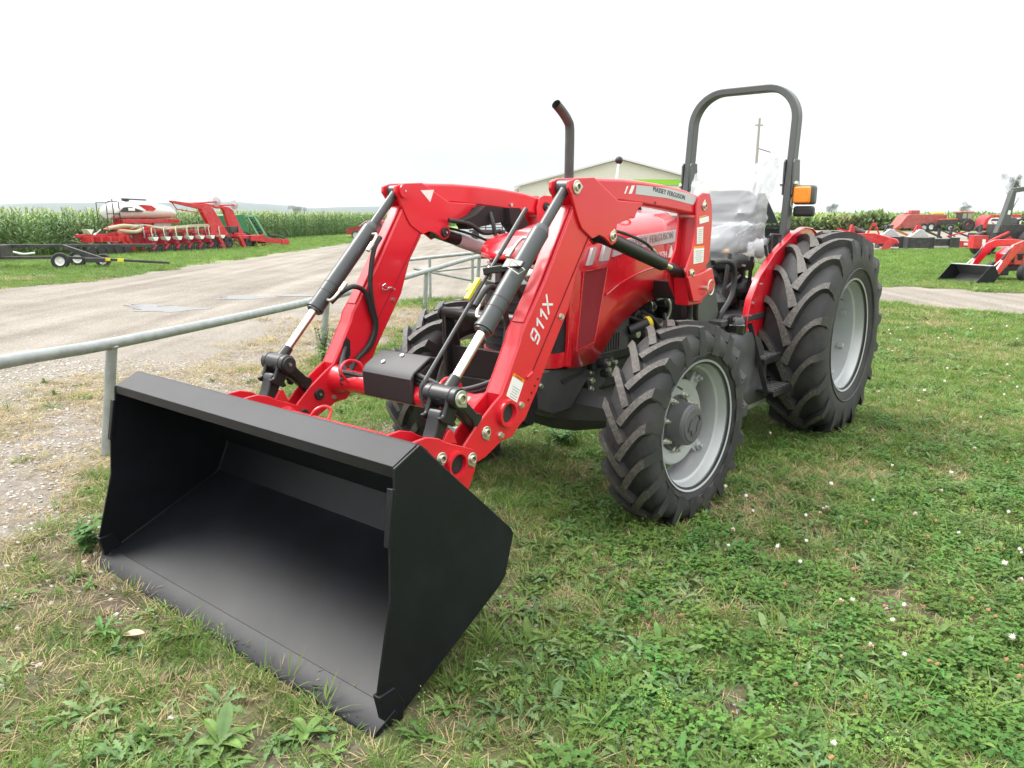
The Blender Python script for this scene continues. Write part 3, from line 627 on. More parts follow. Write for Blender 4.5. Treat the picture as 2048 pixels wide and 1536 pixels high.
q_ = MB(); q_.loft([[(xc+dx, y, z) for dx, y in ((.05, -w_), (.065, 0), (.05, w_), (-.05, w_), (-.06, 0), (-.05, -w_))] for xc, w_, z in ((-2.03, .22, 1.36), (-2.06, .235, 1.5), (-2.09, .23, 1.60), (-2.11, .19, 1.70), (-2.12, .13, 1.735))]); q_.build('backrest', SEAT, st, bevel=.02, seg=3)
# crumpled clear bag pulled over the seat
def crumple(o, amt, sc, seed=0):
    for v in o.data.vertices:
        c = v.co; v.co = c+Vector([(float(vnoise(c.x*sc+seed, c.y*sc+c.z*sc*1.3, 1, k))-.5)*amt for k in (1, 2, 3)])
q_ = MB(); rg = []; BZ = np.array([(1.25, .27, -2.16, -1.56), (1.31, .275, -2.17, -1.55), (1.41, .27, -2.17, -1.60), (1.45, .265, -2.18, -1.85), (1.50, .265, -2.18, -1.97), (1.58, .27, -2.19, -1.98), (1.66, .275, -2.2, -2.0), (1.76, .27, -2.2, -2.04), (1.81, .25, -2.19, -2.08), (1.825, .22, -2.18, -2.12)])
def ridge(a, b, s_, o): return 1-2*np.abs(vnoise(a, b, s_, o)-.5)
for t_ in np.linspace(0, 9, 46):
    z, w_, xb, xf = [float(np.interp(t_, np.arange(10), BZ[:, c])) for c in range(4)]; ring_ = []
    for k in range(72):
        a = 2*PI*k/72; cx, sx_ = math.cos(a), math.sin(a); e = .35
        x, y = (xb+xf)/2+(xf-xb)/2*math.copysign(abs(cx)**e, cx), w_*math.copysign(abs(sx_)**e, sx_)
        f = float(ridge(y*1.3+x*.6, z+.5*y, .13, 1)**2*.030+ridge(y-z*.8, z*1.2+x, .06, 2)**3*.014+ridge(y+z, z-x, .035, 4)**3*.007)
        ax_ = 1 if z > 1.43 else .3
        x += f*cx*ax_+(.01 if cx > 0 else 0); y += f*sx_; zz = z+f*(1.2 if t_ > 8 or (2 < t_ < 3.5) else .15)
        if zz > 1.70 and y > .12: zz += .55*(y-.12)*(zz-1.70)/.1; y += .25*(zz-1.70)
        ring_.append((x, y, zz))
    rg.append(ring_)
q_.loft(rg); bgm = q_.build('seat_bag', BAG, TR, angle=60)
q_ = MB(); q_.ball((-1.78, .40, 1.31), (.13, .07, .085), n=14, jit=.25); q_.build('lever_bag', BAG, TR, angle=80)
q_ = MB(); q_.ball((-1.78, .40, 1.30), (.06, .035, .04), n=10); q_.build('lever_knob', PLAS, TR)
q_ = MB(); q_.box((-1.66, .20, 1.31), (.05, .05, .03)); q_.build('seat_belt_buckle', ODEC, TR, bevel=.01)
q_ = MB(); q_.tube([(-1.74, .47, 1.28), (-1.72, .46, 1.35), (-1.84, .45, 1.425), (-1.97, .46, 1.42), (-1.96, .47, 1.35)], .012, n=6, smooth=0); q_.box((-1.80, .46, 1.36), (.03, .03, .12)); q_.build('fender_handle', PLAS, TR)
q_ = MB(); q_.cyl((-.094, .25, 1.5), (-.168, .25, 1.835), .006, n=8); gl = q_.build('loader_lever', CHR, TR)
q_ = MB(); q_.ball((-.168, .25, 1.84), .021, n=14); q_.build('lever_knob', PLAS, gl)
# slow vehicle panel behind seat
q_ = MB(); q_.prism([(.06, 1.50), (.27, 1.50), (.15, 1.72), (.09, 1.72), (.02, 1.6)], -2.41, -2.40, 'x'); q_.prism([(.06, 1.30), (.30, 1.30), (.30, 1.46), (.06, 1.46)], -2.43, -2.41, 'x'); q_.box((-2.39, .10, 1.5), (.02, .02, .4)); q_.box((-2.39, .18, 1.475), (.02, .24, .02)); q_.build('rear_plate', mat('dark plate', (.05, .058, .058), .4), TR)
# roll bar
def xr(z): return -2.20-(z-1.5)*.10
RC = .235; pth = [(-.405, 1.10), (-.405, 1.8)]+[(-.405+RC-RC*math.cos(a), 2.462-RC+RC*math.sin(a)) for a in np.linspace(0, PI/2, 11)]; pth += [(-a, b) for a, b in pth[::-1]]
Vp = []
for i, (y, z) in enumerate(pth):
    a, b = pth[max(0, i-1)], pth[min(len(pth)-1, i+1)]; d = Vector((b[0]-a[0], b[1]-a[1])).normalized(); nn = Vector((-d.y, d.x))
    Vp.append([(xr(z)+sx_*.045, y+nn.x*sn*.025, z+nn.y*sn*.025) for sx_, sn in ((-1, -1), (1, -1), (1, 1), (-1, 1))])
q_ = MB(); q_.loft(Vp); rb_ = q_.build('roll_bar', ROPSM, TR, bevel=.007, angle=30)
for sgn in (1, -1):
    q_ = MB(); y = .405*sgn; z = 1.83
    for dy in (-.034, .034): q_.prism([(xr(z)+.05, z-.13), (xr(z)+.05, z+.10), (xr(z)+.035, z+.12), (xr(z)-.055, z+.12), (xr(z)-.09, z-.10), (xr(z)-.07, z-.13)], y+dy-.006, y+dy+.006)
    q_.build('hinge_bracket', ROPSM, rb_, bevel=.003)
    for (dx, dz) in ((.02, -.05), (-.04, -.07)):
        b_ = MB(); b_.cyl((xr(z)+dx, y-.065, z+dz), (xr(z)+dx, y+.065, z+dz), .011, n=8); b_.cyl((xr(z)+dx, y-.06, z+dz), (xr(z)+dx, y-.04, z+dz), .02, n=6); b_.cyl((xr(z)+dx, y+.04, z+dz), (xr(z)+dx, y+.06, z+dz), .02, n=6); b_.build('hinge_bolt', ZINC, rb_)
q_ = MB(); q_.box((-2.25, .515, 1.70), (.08, .15, .135)); lp_ = q_.build('warning_lamp', mat('lamp housing', (.07, .075, .075), .4), TR, bevel=.02, seg=3)
q_ = MB(); q_.box((-2.205, .507, 1.70), (.03, .125, .118)); q_.build('amber_lens', AMB, lp_, bevel=.014, seg=3)
q_ = MB(); q_.box((-2.25, .515, 1.585), (.07, .145, .075)); q_.build('work_lamp', PLAS, TR, bevel=.02, seg=3)
q_ = MB(); q_.tube([(-2.23, .42, 1.74), (-2.21, .44, 1.70), (-2.2, .43, 1.64), (-2.22, .44, 1.6)], .006, n=6); q_.box((-2.23, .46, 1.70), (.02, .08, .02)); q_.box((-2.23, .45, 1.77), (.03, .03, .05)); q_.build('lamp_bracket', ZINC, TR)
# fenders
FA = [(-1.375, .70), (-1.395, .84), (-1.44, 1.01), (-1.57, 1.16), (-1.80, 1.305), (-2.10, 1.425), (-2.33, 1.475), (-2.50, 1.465), (-2.62, 1.42), (-2.72, 1.33)]
for sgn in (1, -1):
    q_ = MB(); q_.prism(FA+[(-2.6, 1.1), (-2.2, .95), (-1.75, .78)], .488*sgn, .494*sgn)
    n_ = len(FA); A_ = []
    for (x, z) in FA: A_.append([(x, .462*sgn, z), (x, .502*sgn, z), (x, .506*sgn, z-.008), (x-.004, .498*sgn, z-.014), (x-.004, .462*sgn, z-.010)])
    q_.loft(A_); f_ = q_.build('rear_fender', RED, TR, bevel=.003, angle=30)
    for (x, z) in ((-1.47, .80), (-1.50, .98), (-1.62, 1.10), (-1.46, .9)):
        b_ = MB(); b_.cyl((x, .494*sgn, z), (x, .503*sgn, z), .009, n=6); b_.build('fender_bolt', ZINC, f_)
# tank, cap, air filter, steps
q_ = MB(); q_.loft([[(cx+sx_*dx, .50+.13*dy*ky, z) for dx, dy in ((-1, -1), (.3, -1), (.8, -.8), (1, -.4), (1, .4), (.8, .8), (.3, 1), (-1, 1), (-1.12, .4))] for cx, sx_, z, ky in ((-1.27, .24, .34, .9), (-1.27, .27, .37, 1), (-1.26, .27, .47, 1), (-1.25, .245, .485, .93), (-1.25, .25, .58, .93), (-1.24, .23, .595, .86), (-1.23, .23, .69, .86), (-1.21, .20, .76, .8), (-1.18, .14, .81, .65), (-1.16, .08, .83, .5))]); tk = q_.build('fuel_tank', mat('tank plastic', (.035, .036, .036), .42, var=.1), TR, bevel=.015, seg=3)
q_ = MB(); q_.lathe([(.82, 0), (.82, .062), (.86, .066), (.875, .068), (.88, .06), (.905, .058), (.925, .045), (.935, .0)], (-1.165, .53, 0), 'z', n=28); q_.build('tank_cap', mat('gloss black cap', (.012, .012, .012), .12, coat=.8), tk)
q_ = MB(); q_.box((-1.27, .60, .335), (.5, .04, .03)); q_.build('tank_strap', ZINC, tk)
q_ = MB()
for (x0, y0, x1) in ((-1.14, .66, -1.52),): pass
for z, yo in ((.64, .60), (.435, .67)):
    t_ = MB(); t_.box((-1.485, yo, z), (.34, .15, .016)); t_.box((-1.485, yo+.075, z-.012), (.34, .010, .04)); t_.box((-1.485, yo-.075, z+.02), (.34, .010, .05)); STEP_LIT = bpy.data.materials.get('step lit from above') or mat('step lit from above', (.16, .16, .155), .35, metal=.3)  # paler grey paints the light from above onto the treads
    stp = t_.build('step', BLK, TR, bevel=.003)
    for i in range(5):
        u_ = MB(); u_.box((-1.485+(i-2)*.062, yo, z+.011), (.03, .12, .006)); u_.build('step_tread', STEP_LIT, stp)
for x in (-1.312, -1.66):
    t_ = MB(); t_.beam((x, .56, .87), (x, .705, .42), .010, .032, upv=(0, 1, 0)); t_.build('step_side', BLK, TR)

# ---- loader: near (left) arm is y .49...60, far arm mirrored
KN = [(.774, 1.691), (.723, 1.706), (.585, 1.714), (.385, 1.617), (.158, 1.610), (.162, 1.594), (.198, 1.582), (.228, 1.542), (.383, 1.514), (.402, 1.49), (.455, 1.45), (.440, 1.42), (.405, 1.415), (.432, 1.432), (.456, 1.448), (.49, 1.458), (.532, 1.464), (.568, 1.451), (.588, 1.445), (.671, 1.491), (.699, 1.528), (.734, 1.592), (.757, 1.636), (.779, 1.662)]
KN = [(.774, 1.691), (.723, 1.706), (.585, 1.714), (.385, 1.617), (.158, 1.610), (.162, 1.594), (.198, 1.582), (.228, 1.542), (.383, 1.510), (.388, 1.49), (.375, 1.455), (.39, 1.425), (.425, 1.412), (.456, 1.431), (.49, 1.449), (.532, 1.461), (.568, 1.451), (.588, 1.445), (.671, 1.491), (.699, 1.528), (.734, 1.592), (.757, 1.636), (.779, 1.662)]
UA = [(.64, 1.70), (.585, 1.712), (.33, 1.717), (.142, 1.713), (-.064, 1.703), (-.29, 1.683), (-.46, 1.655), (-.526, 1.615), (-.53, 1.575), (-.49, 1.553), (-.422, 1.553), (-.074, 1.585), (.143, 1.600), (.351, 1.613), (.60, 1.56)]
LA = [(.721, 1.583), (.915, 1.279), (1.074, 1.067), (1.087, 1.027), (1.103, 1.002), (1.154, .912), (1.205, .830), (1.255, .801), (1.351, .735), (1.424, .671), (1.443, .650), (1.443, .61), (1.424, .585), (1.375, .572), (1.305, .585), (1.20, .632), (1.137, .635), (1.082, .676), (1.046, .695), (1.009, .749), (.965, .806), (.924, .878), (.861, .971), (.746, 1.139), (.681, 1.309), (.597, 1.429), (.57, 1.50), (.62, 1.60)]
LAbox = [(.721, 1.583), (.915, 1.279), (1.074, 1.067), (1.087, 1.027), (1.103, 1.002), (1.154, .912), (1.205, .830), (1.20, .75), (1.05, .80), (.965, .82), (.924, .88), (.861, .972), (.746, 1.14), (.681, 1.309), (.6, 1.429), (.62, 1.60)]
K, CYLP, TOWP, LIFTB, LIFTA, BKTP, ARMP = (.721, 1.668), (1.49, .868), (-.488, 1.602), (.423, 1.454), (-.381, 1.24), (1.424, .614), (1.303, .690)
BRKP = (1.590, .653)
for sgn in (1, -1):
    near = sgn > 0
    y0, y1 = .495*sgn, .585*sgn
    q_ = MB(); q_.prism(UA, .503*sgn, .588*sgn); ua = q_.build('loader_boom', RED2, TR, bevel=.014, seg=3)
    q_ = MB(); q_.prism(KN, .585*sgn, .600*sgn); q_.build('knee_plate', RED2, ua, bevel=.003)
    q_ = MB(); q_.prism(KN, .490*sgn, .505*sgn); q_.build('knee_plate', RED2, ua, bevel=.003)
    q_ = MB(); q_.prism(LA, .577*sgn, .588*sgn); q_.prism(LA, .497*sgn, .508*sgn); q_.prism(LAbox, .504*sgn, .581*sgn); la = q_.build('loader_arm', RED2, TR, bevel=.006)
    # raised doubler on the front of the arm and weld beads
    q_ = MB(); q_.beam((1.045, .5425*sgn, 1.107), (.725, .5425*sgn, 1.592), .062, .010, upv=(1, 0, .66)); q_.build('arm_stiffener', RED2, la, bevel=.003)
    # fold seam along the back of the side plate
    for yy in ((.5885, .4965)[0],): 
        q_ = MB(); q_.beam((.60, yy*sgn, 1.46), (.946, yy*sgn, .976), .003, .006, upv=(0, 1, 0)); q_.beam((.946, yy*sgn, .976), (.999, yy*sgn, .903), .003, .006, upv=(0, 1, 0)); q_.build('arm_seam', mat('seam shadow gap', (.12, .004, .006), .7), la)
        q_ = MB(); q_.beam((.60, .4965*sgn, 1.46), (.999, .4965*sgn, .903), .003, .006, upv=(0, 1, 0)); q_.build('arm_seam', DRED, la)
    q_ = MB(); q_.beam((1.005, .587*sgn, .895), (1.045, .587*sgn, .875), .014, .02, upv=(0, 1, 0)); q_.build('weld_tab', RED2, la, bevel=.006)
    for k in range(4):
        q_ = MB(); x = .975+.022*k; z = .868-.027*k+.02; q_.cyl((x-.012, .586*sgn, z-.04+.01), (x-.012, .5895*sgn, z-.04+.01), .006, n=10); q_.build('arm_hole', DARKM, la)
    def pin(px, yy, r_, parent, flag=True, knob=False, tab=0.):
        if knob:
            b_ = MB(); b_.lathe([(0, 0), (0, r_), (.006*sgn, r_*1.02), (.012*sgn, r_*.9), (.012*sgn, r_*.3), (.016*sgn, r_*.22), (.016*sgn, 0)], (px[0], yy, px[1]), 'y', n=24); o_ = b_.build('pin_cap', PLAS, parent)
            b_ = MB(); b_.cyl((px[0], yy+.014*sgn, px[1]), (px[0], yy+.020*sgn, px[1]), r_*.2, n=8); b_.build('grease_fitting', ZINC, parent)
        else:
            b_ = MB(); pts = [(px[0]+r_*math.cos(a), px[1]+r_*math.sin(a)) for a in np.linspace(tab+.6, tab+2*PI-.6, 20)]+[(px[0]+r_*1.45*math.cos(tab), px[1]+r_*1.45*math.sin(tab))]
            b_.prism(pts, yy, yy+.006*sgn); b_.lathe([(.006*sgn, r_*.62), (.014*sgn, r_*.58), (.014*sgn, r_*.4), (.004*sgn, r_*.38), (.004*sgn, 0)], (px[0], yy, px[1]), 'y', n=20, mi=[0, 0, 1, 1]); b_.build('pin', [ZINC, BRASS], parent, bevel=.0015)
    # outward faces
    pin(K, .600*sgn, .030, ua, tab=PI-.1); pin(LIFTB, .600*sgn, .025, ua, tab=1.9); pin(BKTP, .62*sgn, .027, la, tab=-1.9+PI*.0); pin(ARMP, .588*sgn, .027, la, tab=-1.9)
    # faces towards the tractor's centre line
    sg = sgn; sgn_b = sgn
    def knob(px, yy, r_, parent):
        b_ = MB(); b_.lathe([(0, 0), (0, r_), (-.006*sg, r_*1.02), (-.012*sg, r_*.9), (-.012*sg, r_*.3), (-.016*sg, r_*.22), (-.016*sg, 0)], (px[0], yy, px[1]), 'y', n=24); b_.build('pin_cap', PLAS, parent)
        b_ = MB(); b_.cyl((px[0], yy-.013*sg, px[1]), (px[0], yy-.019*sg, px[1]), r_*.2, n=8); b_.build('grease_fitting', ZINC, parent)
    knob(K, .490*sgn, .030, ua); knob(LIFTB, .488*sgn, .028, ua); knob(ARMP, .497*sgn, .028, la)
    # boss barrels at the knee
    q_ = MB(); q_.cyl((K[0], .475*sgn, K[1]), (K[0], .49*sgn, K[1]), .035, n=20); q_.build('boss', RED2, ua)
    for (x, z) in ((1.214, .661), (1.081, .765), (.806, 1.113)):
        b_ = MB(); b_.cyl((x, .586*sgn, z), (x, .592*sgn, z), .015, n=14); b_.cyl((x, .592*sgn, z), (x, .603*sgn, z), .011, n=6); b_.build('bolt', ZINC, la)
        b_ = MB(); b_.cyl((x, .497*sgn, z), (x, .488*sgn, z), .011, n=6); b_.build('bolt', ZINC, la)
    for (x, z) in ((.235, 1.555), (-.16, 1.61)):
        b_ = MB(); b_.cyl((x, .503*sgn, z), (x, .49*sgn, z), .011, n=6); b_.build('bolt', ZINC, ua)
    # tilt cylinder
    y = .545*sgn; A_, B_ = Vector((K[0], y, K[1])), Vector((CYLP[0], y, CYLP[1])); P_ = lambda t: A_.lerp(B_, t)
    q_ = MB(); q_.cyl((K[0], .508*sgn, K[1]), (K[0], .583*sgn, K[1]), .032, n=24); q_.cyl(P_(0), P_(.235), .023, n=20); q_.cyl(P_(.215), P_(.24), .03, .040, n=24); q_.cyl(P_(.24), P_(.70), .040, n=28); q_.cyl(P_(.70), P_(.712), .043, n=28); q_.cyl(P_(.712), P_(.72), .036, n=28); tc_ = q_.build('tilt_cylinder', CYLG, TR, angle=40)
    q_ = MB(); q_.cyl(P_(.70), P_(.95), .0195, n=24); q_.build('cylinder_rod', CHR, tc_)
    for t_ in (.62, .575):
        q_ = MB(); q_.cyl(P_(t_), P_(t_+.003), .0408, n=28); q_.build('weld_ring', PLAS, tc_)
    q_ = MB(); q_.cyl(P_(.92), P_(1), .024, .03, n=16); q_.cyl((CYLP[0], y-.04, CYLP[1]), (CYLP[0], y+.04, CYLP[1]), .036, n=24); q_.build('rod_end', BLK, tc_, bevel=.003)
    dirn = (B_-A_).normalized(); nrm = Vector((-dirn.z, 0, dirn.x)); nrm = nrm if nrm.x < 0 else -nrm   # towards the rear/below
    for t_, sg2 in ((.27, 1), (.655, -1)):
        c0 = P_(t_)+Vector((0, -.042*sgn, 0)); q_ = MB(); q_.tube([c0, c0+Vector((0, -.03*sgn, 0)), c0+Vector((0, -.045*sgn, 0))+dirn*.03*sg2*1, c0+Vector((0, -.05*sgn, 0))+dirn*.07*sg2], .0075, n=8); q_.build('hydraulic_fitting', ZINC, tc_)
        q_ = MB(); q_.cyl(c0+Vector((0, -.05*sgn, 0))+dirn*.06*sg2, c0+Vector((0, -.052*sgn, 0))+dirn*.11*sg2, .0115, n=10); q_.build('hose_crimp', ZINC, tc_)
    # lift cylinder
    A_, B_ = Vector((LIFTB[0], y, LIFTB[1])), Vector((LIFTA[0], y, LIFTA[1]))
    q_ = MB(); q_.cyl((LIFTB[0], .505*sgn, LIFTB[1]), (LIFTB[0], .583*sgn, LIFTB[1]), .034, n=20); q_.cyl(P_(.0), P_(.72), .036, n=28); q_.cyl(P_(.72), P_(.73), .030, n=24); lc = q_.build('lift_cylinder', BLK, TR, angle=40)
    q_ = MB(); q_.cyl(P_(.72), P_(.84), .021, n=20); q_.cyl(P_(.84), P_(.85), .0235, n=20); q_.build('cylinder_rod', CHR, lc)
    q_ = MB(); q_.cyl(P_(.83), P_(1), .028, n=16); q_.cyl((LIFTA[0], y-.04, LIFTA[1]), (LIFTA[0], y+.04, LIFTA[1]), .032, n=20); q_.build('rod_end', BLK, lc, bevel=.003)
    if not near:
        q_ = MB(); q_.cyl(P_(.20), P_(.71), .0395, n=24); q_.build('plastic_wrap', mat('white film wrap', (.55, .55, .58), .3, bump=.6, bscale=25), lc)
    q_ = MB(); q_.tube([P_(.06)+Vector((0, .01*sgn, .038)), P_(.2)+Vector((0, .012*sgn, .055)), P_(.45)+Vector((0, .01*sgn, .062)), P_(.58)+Vector((0, .0, .05))], .008, n=8); q_.build('cylinder_hose', HOSE, lc)
    q_ = MB(); q_.tube([P_(.56)+Vector((0, .0, .052)), P_(.62)+Vector((0, .0, .045)), P_(.64)+Vector((0, 0, .03))], .008, n=8); q_.build('hydraulic_fitting', ZINC, lc)
    # tower
    q_ = MB(); q_.prism([(-.40, 1.60), (-.425, 1.655), (-.47, 1.672), (-.553, 1.67), (-.585, 1.611), (-.60, 1.505), (-.588, 1.296), (-.455, 1.232), (-.414, 1.203), (-.345, 1.20), (-.318, 1.25), (-.325, 1.275), (-.389, 1.37), (-.41, 1.50)], .590*sgn, .603*sgn)
    q_.prism([(-.40, 1.60), (-.425, 1.655), (-.47, 1.672), (-.553, 1.67), (-.585, 1.611), (-.60, 1.505), (-.588, 1.296), (-.58, 1.1), (-.414, 1.1), (-.345, 1.18), (-.318, 1.25), (-.325, 1.275), (-.389, 1.37), (-.41, 1.50)], .484*sgn, .497*sgn)
    q_.prism([(-.46, 1.54), (-.58, 1.54), (-.58, 1.1), (-.42, 1.1)], .495*sgn, .592*sgn); tw = q_.build('loader_tower', RED2, TR, bevel=.003)
    q_ = MB(); q_.prism([(-.325, 1.225), (-.345, 1.185), (-.405, 1.085), (-.47, 1.08), (-.60, 1.12), (-.67, 1.16), (-.615, 1.26), (-.45, 1.232)], .592*sgn, .612*sgn); q_.build('mount_plate', RED2, tw, bevel=.004)
    q_ = MB(); q_.prism([(-.36, 1.22), (-.40, 1.06), (-.56, 1.06), (-.62, 1.15), (-.60, 1.25)], .50*sgn, .585*sgn); q_.build('loader_mount', RED2, TR, bevel=.006)
    q_ = MB(); q_.box((-.56, .40*sgn, 1.13), (.12, .2, .10)); q_.box((-.80, .26*sgn, .88), (.14, .08, .5)); q_.build('mount_bracket', BLK, TR, bevel=.006)
    for hx in (-.50, -.58):
        q_ = MB(); q_.tube([(hx, .54*sgn, 1.08), (hx-.02, .53*sgn, .98), (hx-.08*(hx < -.55)-.02, .5*sgn, .88), (hx-.1, .42*sgn, .75)], .016, n=8); q_.build('mount_hose', HOSE, TR)
    pin(TOWP, .603*sgn, .024, tw, tab=PI/2); pin(LIFTA, .603*sgn, .026, tw, tab=.5); knob(TOWP, .484*sgn, .028, tw)
    q_ = MB(); q_.cyl((-.515, .612*sgn, 1.155), (-.515, .64*sgn, 1.155), .012, n=10); q_.tube([(-.515-.037+.037*math.cos(a), .638*sgn, 1.155+.042*math.sin(a)) for a in np.linspace(0, 2*PI, 17)[:-1]], .0045, n=6, closed=True, smooth=1); q_.build('pull_ring', ZINC, tw)
    if near:
        for P4, mt in (([(-.438, 1.535), (-.551, 1.549), (-.555, 1.519), (-.447, 1.506)], WDEC), ([(-.418, 1.487), (-.490, 1.492), (-.495, 1.402), (-.425, 1.398)], WDEC), ([(-.392, 1.375), (-.514, 1.375), (-.512, 1.297), (-.397, 1.291)], WDEC), ([(-.392, 1.386), (-.514, 1.386), (-.514, 1.376), (-.392, 1.376)], ODEC), ([(-.438, 1.545), (-.52, 1.556), (-.52, 1.549), (-.438, 1.538)], ODEC)):
            q_ = MB(); q_.prism(P4, .603, .6045); q_.build('safety_decal', mt, tw, angle=20)
        for k in range(6):
            q_ = MB(); q_.box((-.455, .6048, 1.36-.011*k), (.09-.01*(k % 3), .0008, .0025)); q_.build('decal_print', GRN, tw)
        for k in range(7):
            q_ = MB(); q_.box((-.457, .6048, 1.475-.011*k), (.05-.008*(k % 2), .0008, .0025)); q_.build('decal_print', GRN, tw)
        q_ = MB(); q_.prism([(1.134, .897), (1.064, .856), (1.107, .779), (1.176, .821)], .588, .5892); q_.build('safety_decal', WDEC, la, angle=20)
        q_ = MB(); q_.prism([(1.134, .897), (1.064, .856), (1.057, .868), (1.127, .909)], .588, .5896); q_.build('decal_header', ODEC, la, angle=20)
        text_mesh('WARNING', .011, TXT, la, (1.0955, .590, .8825), frame_rot((-.07, 0, -.041), (0, 1, 0)), name='decal_lettering', ext=.0003)
        for k in range(8):
            q_ = MB(); c = Vector((1.112+.0053*k, .5895, .842-.0095*k)); d = Vector((-.07, 0, -.041)).normalized()*(.028-.004*(k % 3)); q_.beam(c-d, c+d, .0022, .0006, upv=(0, 1, 0)); q_.build('decal_print', GRN, la)
        q_ = MB(); q_.prism([(.205, 1.692), (-.10, 1.6865), (-.33, 1.664), (-.433, 1.646), (-.391, 1.607), (-.1, 1.637), (.213, 1.650)], .5885, .5895); q_.build('boom_decal', SDEC, ua, angle=20)
        q_ = MB(); q_.prism([(.250, 1.689), (.223, 1.690), (.247, 1.651), (.275, 1.650)], .5885, .5895); q_.build('boom_stripe', WDEC, ua, angle=20)
        q_ = MB(); q_.prism([(.292, 1.685), (.280, 1.686), (.302, 1.651), (.315, 1.650)], .5885, .5895); q_.build('boom_stripe', WDEC, ua, angle=20)
        text_mesh('MASSEY FERGUSON', .0335, TXT, ua, (-.12, .5900, 1.6600), frame_rot((-1, 0, -.11), (0, 1, 0)), bold=.0, sx=1.02, font_space=1.16)
        ud = Vector((-.545, 0, .838)); vd = Vector((.838, 0, .545)); org = Vector((.972, .588, 1.012)); HH = .060
        for g_, strokes in enumerate(([[(.62, .42), (.12, .42), (.02, .54), (.02, .88), (.12, 1), (.56, 1), (.66, .88), (.66, .14), (.56, 0), (.12, 0)]], [[(.1, .72), (.42, 1), (.42, 0)]], [[(.1, .72), (.42, 1), (.42, 0)]], [[(0, 0), (.75, 1)], [(0, 1), (.75, 0)]])):
            gm_ = MB()
            for st_ in strokes:
                pp = [org+ud*((u+.22*(v-.5))*HH+[0, .058, .103, .152][g_])+vd*(v*HH) for u, v in st_]
                gm_.tube(pp, .1, n=4, smooth=0, sq=(.0102, .0022)) if False else [gm_.beam(a-(b-a).normalized()*.003, b+(b-a).normalized()*.003, .0095, .003, upv=(0, 1, 0)) for a, b in zip(pp[:-1], pp[1:])]
            gm_.build('model_digit', TXW, la, angle=20)
        for (x, z) in ((.02, 1.612),):
            q_ = MB(); q_.cyl((x, .588, z), (x, .590, z), .006, n=10); q_.build('arm_hole', DARKM, ua)
    else:
        q_ = MB(); q_.prism([(.60, 1.675), (.50, 1.68), (.53, 1.615)], -.4895, -.4885); q_.build('triangle_decal', WDEC, ua, angle=20)
        q_ = MB(); q_.tube([(.885, -.486, 1.19), (.87, -.48, 1.20), (.86, -.48, 1.18), (.845, -.48, 1.175), (.83, -.48, 1.18), (.80, -.485, 1.165)], .0035, n=6); q_.tube([(.885, -.486, 1.19), (.89, -.48, 1.175), (.86, -.48, 1.168), (.845, -.48, 1.18), (.81, -.485, 1.175)], .0035, n=6); q_.build('hairpin_clip', CHR, la)
        q_ = MB(); q_.prism([(1.14, .93), (1.16, .86), (1.20, .80), (1.19, .76), (1.14, .80), (1.10, .86), (1.10, .93), (1.12, .95)], -.4965, -.4955); q_.build('hose_opening', DARKM, la)
    # bell-crank links
    def link(name, a, b, yy, w0, w1, th, knuckle=True):
        q_ = MB(); d = Vector((b[0]-a[0], 0, b[1]-a[1])); ln = d.length; d.normalize(); n2 = Vector((-d.z, 0, d.x)); pts = []
        prof = [(-.15*ln, .0), (-.1*ln, w0*.8), (.0, w0), (.12*ln, w0*.9), (.4*ln, w1*.62), (.85*ln, w1*.62), (ln, w1), (1.12*ln, w1*.7)]
        pts = [Vector((a[0], 0, a[1]))+d*t+n2*h for t, h in prof]+[Vector((a[0], 0, a[1]))+d*t-n2*h for t, h in prof[::-1]]
        q_.prism([(p.x, p.z) for p in pts], yy-th/2, yy+th/2); return q_
    for (a, b, nm) in ((CYLP, BRKP, 'bucket_link'), (CYLP, ARMP, 'guide_link')):
        q_ = MB()
        if nm == 'bucket_link':
            lk = link(nm, (a[0]+(b[0]-a[0])*.32, a[1]+(b[1]-a[1])*.32), b, y, .034, .040, .066)
            for dy in (-.046, .046): lk2 = link(nm, a, (a[0]+(b[0]-a[0])*.4, a[1]+(b[1]-a[1])*.4), y+dy, .044, .05, .018); lk.add(lk2.v, lk2.f)
        else:
            lk = link(nm, a, b, y, .044, .036, .03)
            for dy in (-.062, .062): lk2 = link(nm, a, (a[0]+(b[0]-a[0])*.6, a[1]+(b[1]-a[1])*.6), y+dy, .040, .03, .014); lk.add(lk2.v, lk2.f)
        lk.build(nm, BLK, TR, bevel=.005)
    q_ = MB(); q_.cyl((CYLP[0], y-.082, CYLP[1]), (CYLP[0], y+.082, CYLP[1]), .042, n=28); q_.cyl((CYLP[0], y-.055, CYLP[1]), (CYLP[0], y-.048, CYLP[1]), .0445, n=28); q_.cyl((CYLP[0], y+.048, CYLP[1]), (CYLP[0], y+.055, CYLP[1]), .0445, n=28); lp2 = q_.build('link_pivot', BLK, TR, bevel=.004)
    pin(CYLP, y+.082*sgn, .033, lp2, tab=-2.2); knob(CYLP, y-.082*sgn, .036, lp2)
    # bucket attachment brackets
    BR = [(1.82, .716), (1.78, .742), (1.70, .750), (1.66, .752), (1.60, .735), (1.562, .712), (1.47, .675), (1.413, .652), (1.393, .635), (1.386, .60), (1.405, .555), (1.44, .49), (1.50, .40), (1.555, .34), (1.585, .33), (1.550, .432), (1.580, .486)]
    q_ = MB()
    for yy in (.612, .470): q_.prism(BR, (yy-.006)*sgn, (yy+.006)*sgn)
    q_.prism([(1.55, .70), (1.52, .745), (1.50, .745), (1.47, .68)], .50*sgn, .59*sgn)
    bk_ = q_.build('bucket_bracket', RED2, TR, bevel=.003)
    pin(BRKP, .618*sgn, .027, bk_, tab=-1.0)
    knob(BRKP, .464*sgn, .032, bk_); knob(BKTP, .464*sgn, .030, bk_)
